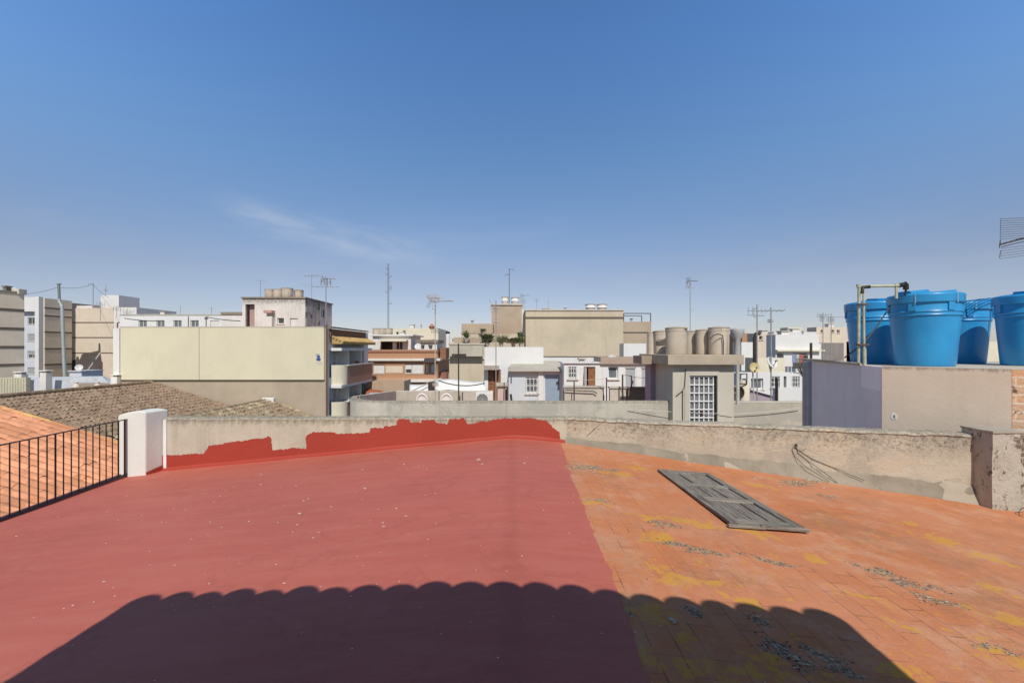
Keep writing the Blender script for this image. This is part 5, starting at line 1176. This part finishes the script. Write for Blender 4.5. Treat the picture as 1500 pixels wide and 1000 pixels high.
# ------------------------------------------------------------------ jumble between shed and lavender wall
dj = 25
rt = bld('white_house', 'white house with three window bays behind the yellowed dish', 'house', 1086, 1190, 547, dj, 1.6, WHITE, holes=[(1100,1118,554,570,'win',{'g':GREYGL}),(1129,1143,551,568,'grille',{'g':GREYGL}),(1148,1152,551,568,'win'),(1160,1172,551,568,'grille',{'g':GREYGL})], par=.3)
bld('white_house', 'white upper house with shaded loggias behind the white dish', 'house', 1136, 1200, 490, 33, 1.2, WHITE, holes=[(1138,1148,517,540,'open'),(1161,1184,517,540,'open')], bands=[(512,.12,.25,CREAM)], par=.5)
bld('white_house', 'white gable block beside the zinc cowl', 'house', 1086, 1106, 501, 30, 1.2, WHITE, py0=570)
bld('pink_hut', 'orange pink brick hut peeping over the white gable block', 'hut', 1087, 1099, 488, 45, 4, BRICKO, py0=520)
bld('cream_house', 'cream stepped house behind the tall aerial pair', 'house', 1106, 1150, 524, 28, 1.2, CREAM, py0=580, par=.3)
bld('pinkish_house', 'pinkish house top behind the tall aerial pair', 'house', 1108, 1138, 488, 38, 1.5, PINKB, py0=560, holes=[(1112,1117,492,498,'win'),(1124,1130,492,498,'win')])
root = thing('sloping_house', (X(1118,19),19,-6), 'mauve sloping roof side behind the short cement wall', 'house')
mb = MB(); mb.prism([W(1094,592,19),W(1101,570,19),W(1136,580,19),W(1136,592,19),W(1136,700,19),W(1094,700,19)], (0,2.5,0)); mb.build('wall', MAUVE, root)
mb = MB(); mb.prism([W(1100,571,18.9),W(1101,568,18.9),W(1137,578,18.9),W(1137,581,18.9)], (0,2.7,0)); mb.build('white_verge', WHITE, root)
root = thing('white_low_wall', (X(1155,18),18,-6), 'plain white low wall with a thin dark post beside the lavender block', 'wall')
mb = MB(); mb.box(X(1138,18), X(1178,18), 18, 18.3, -8, Z(568.5,18)); mb.build('wall', WHITE, root)
mb = MB(); mb.box(X(1137,17.9), X(1139,17.9), 17.85, 17.98, -8, Z(553,17.9)); mb.build('post', IRON, root)
mb = MB(); mb.lathe(W(1082,575,15), [(.0,0)]*0 + [(.17,-.42),(.19,-.2),(.19,.2),(.17,.3),(.02,.33)], 20); 
root = thing('cream_barrel', (X(1089,15.2),15.2,-1), 'cream plastic barrel beside the brown dish', 'barrel')
mb = MB(); mb.lathe((X(1090,15.2),15.2,0), [(.15,-1),(.17,-.6),(.17,Z(560,15.2)),(.14,Z(556.5,15.2)),(.02,Z(556,15.2))], 18); mb.build('body', CREAM, root, smooth=True)
mb = MB(); mb.lathe((X(1090,15.2),15.2,0), [(.06,Z(556,15.2)+.002),(.06,Z(554.5,15.2)),(.01,Z(554.4,15.2))], 12); mb.build('cap', BLACKP, root, smooth=True)
dish(1081.5, 575, 14.5, .21, 'brown satellite dish seen edge on beside the grille shed', DISHB, 245, 10, 592)
dish(1105.5, 538, 15.2, .17, 'yellowed round satellite dish on a thin mast', DISHY, 178, 12, 585)
dish(1131, 530, 16.5, .22, 'white square looking satellite dish beside the tall aerial', DISHW, 160, 25, 545)
aerial(1109, 16, 590, 446, 'left one of the tall aerial pair, above the yellowed dish', [(455,'cross',.36,5),(458,'fold',.3,60),(462,'flat',.3,20)], .02)
aerial(1129.5, 16.5, 590, 450, 'right one of the tall aerial pair, beside the white dish', [(455,'flat',.42,170),(470,'fold',.1,0),(490,'fold',.1,0)], .024)
tube_thing('clothes_post', 'dark bent bracket pipe beside the zinc pipe', 'post', [W(1084,548,15),W(1094,547,15),W(1094,562,15),W(1078,562,15)], .022, IRON, 6)
tube_thing('vent_pipe', 'dark vent pipe with a curved top before the pinkish house', 'pipe', [W(1106,540,20),W(1106,495,20),W(1108,489,20),W(1113,488,20)], .09, IRON, 10)
bld('white_house', 'long white roof wall below the far cream houses', 'house', 1134, 1196, 486, 50, 1.5, WHITE, bands=[], par=.5)
bld('cream_house', 'far cream house with small dark windows above the white roof wall', 'house', 1154, 1175, 479.5, 70, 2, CREAM, holes=[(1157,1160,483,488,'open'),(1163,1167,483,488,'open')])
bld('peach_house', 'far peach house with small square windows beside the blue tanks', 'house', 1196, 1240, 479, 62, 2, PINKB, holes=[(1202,1206,483,487,'win'),(1218,1222,483,487,'win'),(1226,1230,483,488,'win')], par=.4)
bld('grey_house', 'grey brown blank house wall below the peach house', 'house', 1202, 1236, 502, 36, 1.5, stucco('grey_brown_render',(.26,.23,.22),da=.2), coping=None)
bld('white_house', 'white house strip left of the grey brown blank wall', 'house', 1186, 1203, 503, 35, 1.5, WHITE)
aerial(1205.5, 24, 540, 458, 'first of two thin aerials before the grey brown wall', [(461,'cross',.35,10),(466,'fold',.3,40)], .02)
aerial(1217.5, 24, 540, 459, 'second of two thin aerials before the grey brown wall', [(464,'flat',.6,0),(468,'fold',.25,0)], .02)
tube_thing('vent_pipe', 'dark pipe at the white loggia house edge', 'pipe', [W(1188,540,30),W(1188,502,30)], .08, IRON, 8)
root = thing('potted_shrub', (X(1178,21),21,Z(560,21)), 'wispy dry shrub behind the lavender block', 'plant')
mb = MB()
for i in range(60):
    a = rp.uniform(0,6.28); c = W(1176,552,21); mb.tube([c, c + Vector((math.cos(a)*rp.uniform(.1,.45), math.sin(a)*.3, rp.uniform(.2,1.0)))], .008, 4)
mb.build('stems', plain('dry_stems',(.16,.14,.10),.9), root)

# small clutter on the roofs
def vent(px, d, py, h, w_, kind, label):
    x = X(px, d); z = Z(py, d); root = thing('roof_vent', (x, d, z - h), label, 'vent', 'vents and chimneys on the far roofs')
    mb = MB()
    if kind == 'box':
        mb.box(x-w_, x+w_, d-w_, d+w_, z-h, z-.12); mb.build('stack', WHITE2, root, bevel=.02)
        mb = MB(); mb.box(x-w_-.06, x+w_+.06, d-w_-.06, d+w_+.06, z-.118, z-.03); mb.build('cap', GREYC, root, bevel=.02)
    else:
        mb.tube([(x,d,z-h),(x,d,z-.1)], w_*.6, 10); mb.build('stack', STEEL, root, smooth=True)
        mb = MB(); mb.lathe((x,d,0), [(w_*.7,z-.1),(w_*1.1,z-.02),(.01,z+.10)], 12); mb.build('cap', STEEL, root, smooth=True)
for a_ in ((1147,33.5,484,1.2,.28,'box','squat white chimney on the white loggia house'),(1176,34,485,1.0,.10,'tube','thin zinc cowl on the white loggia house'),(1163,50.5,481,1.4,.35,'box','white chimney on the long white roof wall'),(1118,39,483,1.2,.25,'box','white chimney on the pinkish house top'),
           (925,34,466,1.2,.12,'tube','zinc cowl on the low beige annex'),(800,34,451,.8,.25,'box','low white chimney on the big beige block'),(828,35,450,.9,.10,'tube','zinc cowl on the big beige block'),(590,58,486,1.4,.3,'box','white chimney on the white penthouse'),
           (604,67,475,1.2,.3,'box','pale chimney on the cream block'),(617,67,476,1.0,.15,'tube','zinc cowl on the cream block'),(692,35,469,1.0,.12,'tube','zinc cowl on the brownish upper wall'),(240,64,456,1.2,.3,'box','white chimney on the long low white house'),(852,20.8,523,.7,.12,'box','small white chimney above the open brown door'),(1215,63,474,1.2,.4,'box','white chimney on the far peach house')):
    vent(*a_)
dish(1193, 496, 49, .45, 'small white dish before the long white roof wall', DISHW, 165, 25, 505)
dish(897, 526, 20.6, .22, 'small white dish above the shuttered window', DISHW, 200, 25, 534)
dish(612, 507, 53.5, .40, 'small white dish beside the dark roofed terrace house', DISHW, 190, 25, 516)
# laundry on the loggia house
root = thing('laundry', (X(1165,32),32,Z(540,32)), 'washing hung out before the shaded white loggia', 'laundry')
mb = MB(); mb.tube([W(1160,519,32.2), W(1186,520,32.2)], .015, 4); mb.build('line', CABLEW, root)
for a_, b_, c_ in ((1163,1168,(.25,.30,.50)),(1169,1173,(.62,.58,.55)),(1174,1180,(.45,.12,.10))):
    mb = MB(); mb.box(X(a_,32), X(b_,32), 32.17, 32.2, Z(531,32), Z(519.6,32)); mb.build('cloth', plain('cloth_%d' % a_, c_, .9, .1), root)
# ------------------------------------------------------------------ far skyline
FAR = [(470,545,489,150,WHITE,'far white skyline block behind the brick attic'),(640,662,496,120,WHITE2,'far white house with a capped chimney'),(655,690,500,105,CREAM,'far cream house by the round capped chimney'),(540,580,497,170,CREAM,'far cream skyline block behind the penthouse'),(905,985,497,130,WHITE,'far white skyline block behind the beige annex'),(1060,1095,499,140,CREAM,'far cream skyline block behind the zinc cowl'),(760,925,500,160,WHITE,'far white skyline block behind the big beige block'),(1085,1300,498,150,WHITE2,'far white skyline block beyond the peach house'),(-200,180,520,170,WHITE2,'far white skyline block behind the flats'),(180,480,500,160,WHITE2,'far white skyline block behind the long white house'),(1240,1520,500,150,CREAM,'far cream skyline block behind the blue tanks'),(610,660,503,90,WHITE2,'far white terrace house beyond the brick building')]
for a, b_, q1, d, m_, lb in FAR:
    hh = [(a + (b_-a)*(i+.3)/5, a + (b_-a)*(i+.55)/5, q1+5, q1+9, 'win') for i in range(5)] if b_-a > 30 and d < 151 else []
    bld('distant_house', lb, 'building', a, b_, q1, d, 12, m_, holes=hh)
root = thing('chimney', (X(656,60),60,Z(510,60)), 'white round chimney with a black cowl on the skyline', 'chimney')
mb = MB(); mb.lathe((X(656,60),60,0), [(.3,Z(512,60)),(.28,Z(490,60)),(.2,Z(489,60))], 12); mb.build('stack', WHITE, root, smooth=True)
mb = MB(); mb.lathe((X(656,60),60,0), [(.2,Z(489,60)+.01),(.32,Z(487.5,60)),(.2,Z(485.5,60))], 12); mb.build('cowl', BLACKP, root, smooth=True)
root = thing('roof_ornament', (X(632,58),58,Z(482,58)), 'small red clay chimney pot on the cream block', 'chimney pot')
mb = MB(); mb.lathe((X(632.5,64),64,0), [(.25,Z(482,64)),(.45,Z(478.5,64)),(.2,Z(475.5,64)),(.05,Z(474,64))], 10); mb.build('pot', POT, root, smooth=True)

# ------------------------------------------------------------------ lavender / beige block with blue tanks
BA = Vector((X(1292,7.8), 7.8, 0)); BL = Vector((X(1189,11.6), 11.6, 0)); BR = Vector((X(1482,6.85), 6.85, 0))
zt_ = Z(537, 7.8)
BLK = stucco('bare_cement_render', (.60,.51,.42), da=.12, streak=.16, var=.06, bump=.3, top=(zt_, .1), dirt=(.24,.20,.16))
root = thing('tank_block', (8.2, 9, -8), 'lavender and beige rendered block under the blue water tanks', 'building')
mb = MB(); e1, e2 = (BL-BA).normalized(), (BR-BA).normalized()
n1, n2 = Vector((-e1.y, e1.x, 0)), Vector((e2.y, -e2.x, 0))
FB = ((BA.x, BA.y), (e2.x, e2.y), (n2.x, n2.y)); mb.panel(FB, (BR-BA).length, -8, zt_, .12, []); mb.build('beige_wall', BLK, root)
FL_ = ((BA.x, BA.y), (e1.x, e1.y), (n1.x, n1.y)); LL = (BL-BA).length
mb = MB(); mb.panel(FL_, LL, -8, zt_ - .002, .10, []); mb.build('lavender_wall', LAV, root)
mb = MB(); mb.fbox(FL_, .01, .86, zt_-.42, zt_-.004, -.004, -.001); mb.build('repainted_patch', LAVP, root)
mb = MB(); mb.prism([BA + Vector((0,0,zt_-.12)) + (e1+e2)*.09, BR + Vector((0,0,zt_-.12)) + e1*.02, Vector((13, 6.9, zt_-.12)), Vector((13, 11.8, zt_-.12)), BL + Vector((0,0,zt_-.12)) + e2*.10], (0,0,.10)); mb.build('platform', GREYC, root)
mb = MB()
for k, (a, r_) in enumerate(((LL+.10,.07),(LL+.30,.09),(LL+.52,.06))):
    q_ = Vector((BA.x, BA.y, 0)) + e1*a + n1*.02; mb.tube([(q_.x,q_.y,-8),(q_.x,q_.y,zt_-.02)], r_, 10)
mb.build('downpipes', plain('grey_lilac_pipe',(.40,.40,.45),.5), root, smooth=True)
mb = MB(); q0 = BL + n1*.06 - e1*.1; mb.tube([(q0.x,q0.y,zt_+.03), (BA.x+n1.x*.02+e1.x*.9, BA.y+e1.y*.9, zt_+.02)], .03, 6); mb.tube([(q0.x-.1,q0.y+.3,zt_+.05), (BA.x+e1.x*1.9, BA.y+e1.y*1.9, zt_+.05)], .02, 6); mb.build('edge_pipes', GREYC, root, smooth=True)
mb = MB(); hp = Vector(W(1302,610,1))
hd = BA + e2*.16; cc = Vector((hd.x, hd.y, Z(609,7.75))) + n2*.003
mb.prism([cc + e2*(.045*math.cos(i*.7)*(1+.35*math.sin(i*3.1))) + Vector((0,0,.06*math.sin(i*.7)*(1+.3*math.cos(i*2.3)))) for i in range(9)], n2*.004); mb.build('plaster_patch', WHITE, root)
mb = MB(); mb.prism([cc + n2*.005 + e2*(.016*math.cos(i*1.05)) + Vector((0,0,.036*math.sin(i*1.05))) for i in range(6)], n2*.003); mb.build('hole', DARKC, root)
root = thing('brick_wall', (9.5, 7.2, -4), 'bare orange brick wall beyond the beige end of the tank block', 'wall')
mb = MB(); st = BR + e2*.005; en = Vector((11.5, 6.75, 0)); ee = (en-st).normalized(); nn_ = Vector((ee.y,-ee.x,0)); mb.panel(((st.x,st.y),(ee.x,ee.y),(nn_.x,nn_.y)), (en-st).length, -8, zt_-.012, .2, [])
t = NT('eroded_brick'); p = t.pos; x_, y_, z_ = t.sep(p)
b = t.t.nodes.new('ShaderNodeTexBrick'); t.lk(t.comb(t.math('ADD', x_, y_), z_, 0.), b.inputs['Vector']); b.inputs['Scale'].default_value = 1
b.inputs['Brick Width'].default_value = .28; b.inputs['Row Height'].default_value = .13; b.inputs['Mortar Size'].default_value = .014
t.lk((.58,.33,.19), b.inputs['Color1']); t.lk((.52,.36,.24), b.inputs['Color2']); t.lk((.60,.50,.40), b.inputs['Mortar'])
hol = t.ramp(t.noise(p, 4.5, 7, .75), .58, .63)
t.bump(t.math('SUBTRACT', t.noise(p, 18, 6), t.math('MULTIPLY', hol, 2.)), .9, .03)
mb.build('wall', t.out(t.mix(hol, b.outputs['Color'], (.16,.10,.07)), .92, .15), root)

t = NT('blue_polyethylene'); p = t.pos
c = t.mix(t.ramp(t.noise(p, 1.7, 6, .65), .35, .7), (.030,.31,.64), (.022,.255,.56))
c = t.mix(t.math('MULTIPLY', t.ramp(t.noise(t.scale(p,(3,3,.5)), 2.5, 7, .7), .5, .75), .3), c, (.07,.34,.62))
c = t.mix(t.math('MULTIPLY', t.ramp(t.noise(p, 40, 4, .7), .64, .7), .35), c, (.18,.40,.58))
t.bump(t.noise(p, 9, 4), .1, .01)
BLUE = t.out(c, .36, .5)
def blue_tank(label):
    root = thing('blue_water_tank', (0,0,0), label, 'water tank', 'blue water tanks on the block')
    mb = MB(); H = 1.30; rb_, rt_ = .430, .497
    mb.lathe((0,0,0), [(rb_*.97,0),(rb_,.03),(rb_+(rt_-rb_)*.5,.48),(rt_,.90),(rt_+.012,.905),(rt_+.022,.925),(rt_+.012,.945),(rt_+.012,.965),(rt_+.026,.985),(rt_+.014,1.01),(rt_+.012,1.155)], 56)
    for k in range(6):                         # upright stiffening blocks under the rim
        a = k*math.pi/3 + .35
        for s_, wd, dp in ((0,.10,.038),):
            pts = []
            for da, rr_ in ((-wd, rt_), (wd, rt_), (wd, rt_+dp), (-wd, rt_+dp)): pts.append((rr_*math.cos(a+da), rr_*math.sin(a+da), 1.0))
            mb.prism(pts, (0,0,.15))
    mb.build('body', BLUE, root, smooth=True, angle=30)
    mb = MB(); rl = rt_ + .046
    mb.lathe((0,0,0), [(rl-.02,1.145),(rl,1.15),(rl+.008,1.29),(rl-.012,1.315),(rl-.06,1.32),(rl-.10,1.335),(.25,1.355),(.01,1.365)], 56)
    mb.hexa([(-.44,-.13,1.30),(-.15,-.24,1.32),(-.15,.24,1.32),(-.44,.13,1.30),(-.47,-.12,1.375),(-.18,-.21,1.40),(-.18,.21,1.40),(-.47,.12,1.375)])
    lid = mb.build('lid', BLUE, root, smooth=True, angle=30, bevel=.008)
    mb = MB(); vs = [(.0,-.23,1.345),(.47,-.19,1.315),(.47,.19,1.315),(.0,.23,1.345),(.06,-.18,1.37),(.50,-.18,1.42),(.50,.18,1.42),(.06,.18,1.37)]; mb.hexa(vs); mb.build('hatch', BLUE, lid, bevel=.02)
    mb = MB()
    for k in range(5):
        a = -2.7 + k*1.1; mb.hexa([( (rl+e)*math.cos(a+s_), (rl+e)*math.sin(a+s_), z) for z in (1.13,1.295) for e, s_ in ((.004,-.012),(.014,-.012),(.014,.012),(.004,.012))])
    mb.build('clips', plain('pale_clip',(.30,.45,.58),.5), lid)
    return root
zp = zt_ - .015
tk = blue_tank('nearest blue tank with the pipe entering its lid'); tk.location = (X(1354,8.8), 8.8, zp); tk.scale = (1.05,1.05,1.03); tk.rotation_euler.z = R(10)
dup(tk, (X(1282,10.3), 10.3, zp), 'blue tank behind the upright pipes, furthest along the lavender wall', R(70))
dup(tk, (X(1404,10.4), 10.4, zp), 'blue tank half hidden between two nearer blue tanks', R(-15))
dup(tk, (X(1514,8.85), 8.85, zp), 'blue tank cut off by the picture edge', R(25))
dp = 8.55
root = thing('water_pipes', (X(1258,dp), dp, zp), 'grey green water pipes rising before the blue tanks', 'pipe')
mb = MB(); mb.tube([W(1257.5,531,dp),W(1258.5,420,dp)], .026, 10); mb.build('riser', PIPEG, root, smooth=True)
mb = MB(); mb.tube([W(1266,534,dp-.04),W(1265,424,dp-.04)], .020, 10); mb.tube([W(1266.5,535,dp-.04),W(1266,510,dp-.04)], .032, 10); mb.build('riser', PIPEG, root, smooth=True)
mb = MB(); mb.tube([W(1256,419.5,dp),W(1312,418.5,dp)], .026, 10); mb.tube([W(1313,437,dp),W(1313,418,dp)], .024, 10); mb.tube([W(1257.5,421,dp),W(1257.5,416.5,dp)], .034, 10); mb.tube([W(1310,418.5,dp),W(1316,418,dp)], .036, 10); mb.build('crosspipe', PIPEG, root, smooth=True)
mb = MB(); mb.tube([W(1316,418,dp),W(1326,416.5,dp)], .042, 10); mb.tube([W(1324,415,dp),W(1327,417.5,dp),W(1327,424,dp)], .046, 10); mb.tube([W(1327,424,dp),W(1326,433,dp)], .018, 8); mb.build('elbow', BLACKP, root, smooth=True)
mb = MB(); mb.tube([W(1263,429,dp-.04),W(1264,420.5,dp-.02),W(1274,420,dp-.02)], .032, 10); mb.build('elbow', BLACKP, root, smooth=True)
mb = MB(); mb.box(X(1255,dp), X(1269,dp), dp-.08, dp+.03, Z(505.5,dp), Z(503.5,dp)); mb.box(X(1256,dp), X(1269,dp), dp-.08, dp+.03, Z(446.5,dp), Z(445,dp)); mb.build('clamps', RUST, root)
tube_thing('tank_hose', 'thin dark hose slanting across the blue tank behind the pipes', 'hose', [W(1304,448,dp+.3),W(1290,470,dp+.2),W(1278,487,dp+.1),W(1262,505,dp+.05),W(1237,524,dp+.3)], .012, BLACKP)

# large grid aerial over the tanks, mast just out of the frame
da = 8.9; root = thing('grid_aerial', (X(1536,da), da, zp), 'large grid aerial reaching in above the blue tanks', 'aerial')
mb = MB(); xm = X(1536,da); mb.tube([(xm,da,zp),(xm,da,Z(300,da))], .022, 8); mb.build('mast', STEEL, root, smooth=True)
mb = MB()
for i in range(10):
    k = i; mb.tube([W(1466,320.5+3.4*i-.1*i,da-.05*abs(i-9)*.2-.05), W(1545,318+3.0*i,da+.35-.02*i)], .0075, 4)
for i in range(5): mb.tube([W(1467 - .3*i,364+3.7*i,da-.05-.02*i), W(1545,354+3.6*i,da+.35-.02*i)], .0075, 4)
mb.tube([W(1465.5,321,da-.06),W(1465,352,da-.04)], .003, 4); mb.tube([W(1466,367,da-.05),W(1464.2,378,da-.1)], .007, 4); mb.build('reflector_rods', plain('dark_rods',(.16,.16,.17),.6), root, smooth=True)
mb = MB(); mb.tube([W(1465,358,da-.03),W(1545,337,da+.25)], .020, 6); mb.tube([W(1467,361.5,da-.03),W(1545,343,da+.25)], .010, 6); mb.tube([W(1465.5,352,da-.03),W(1464,363,da-.03)], .009, 5)
for i in range(9):
    c = W(1470+8*i, 356-2.1*i, da+.02+.03*i); mb.tube([c - Vector((.05,.10,.016)), c + Vector((.05,.10,.016))], .006, 4)
mb.build('boom', plain('dark_boom',(.10,.095,.09),.6), root, smooth=True)
print('objects', len(bpy.data.objects))
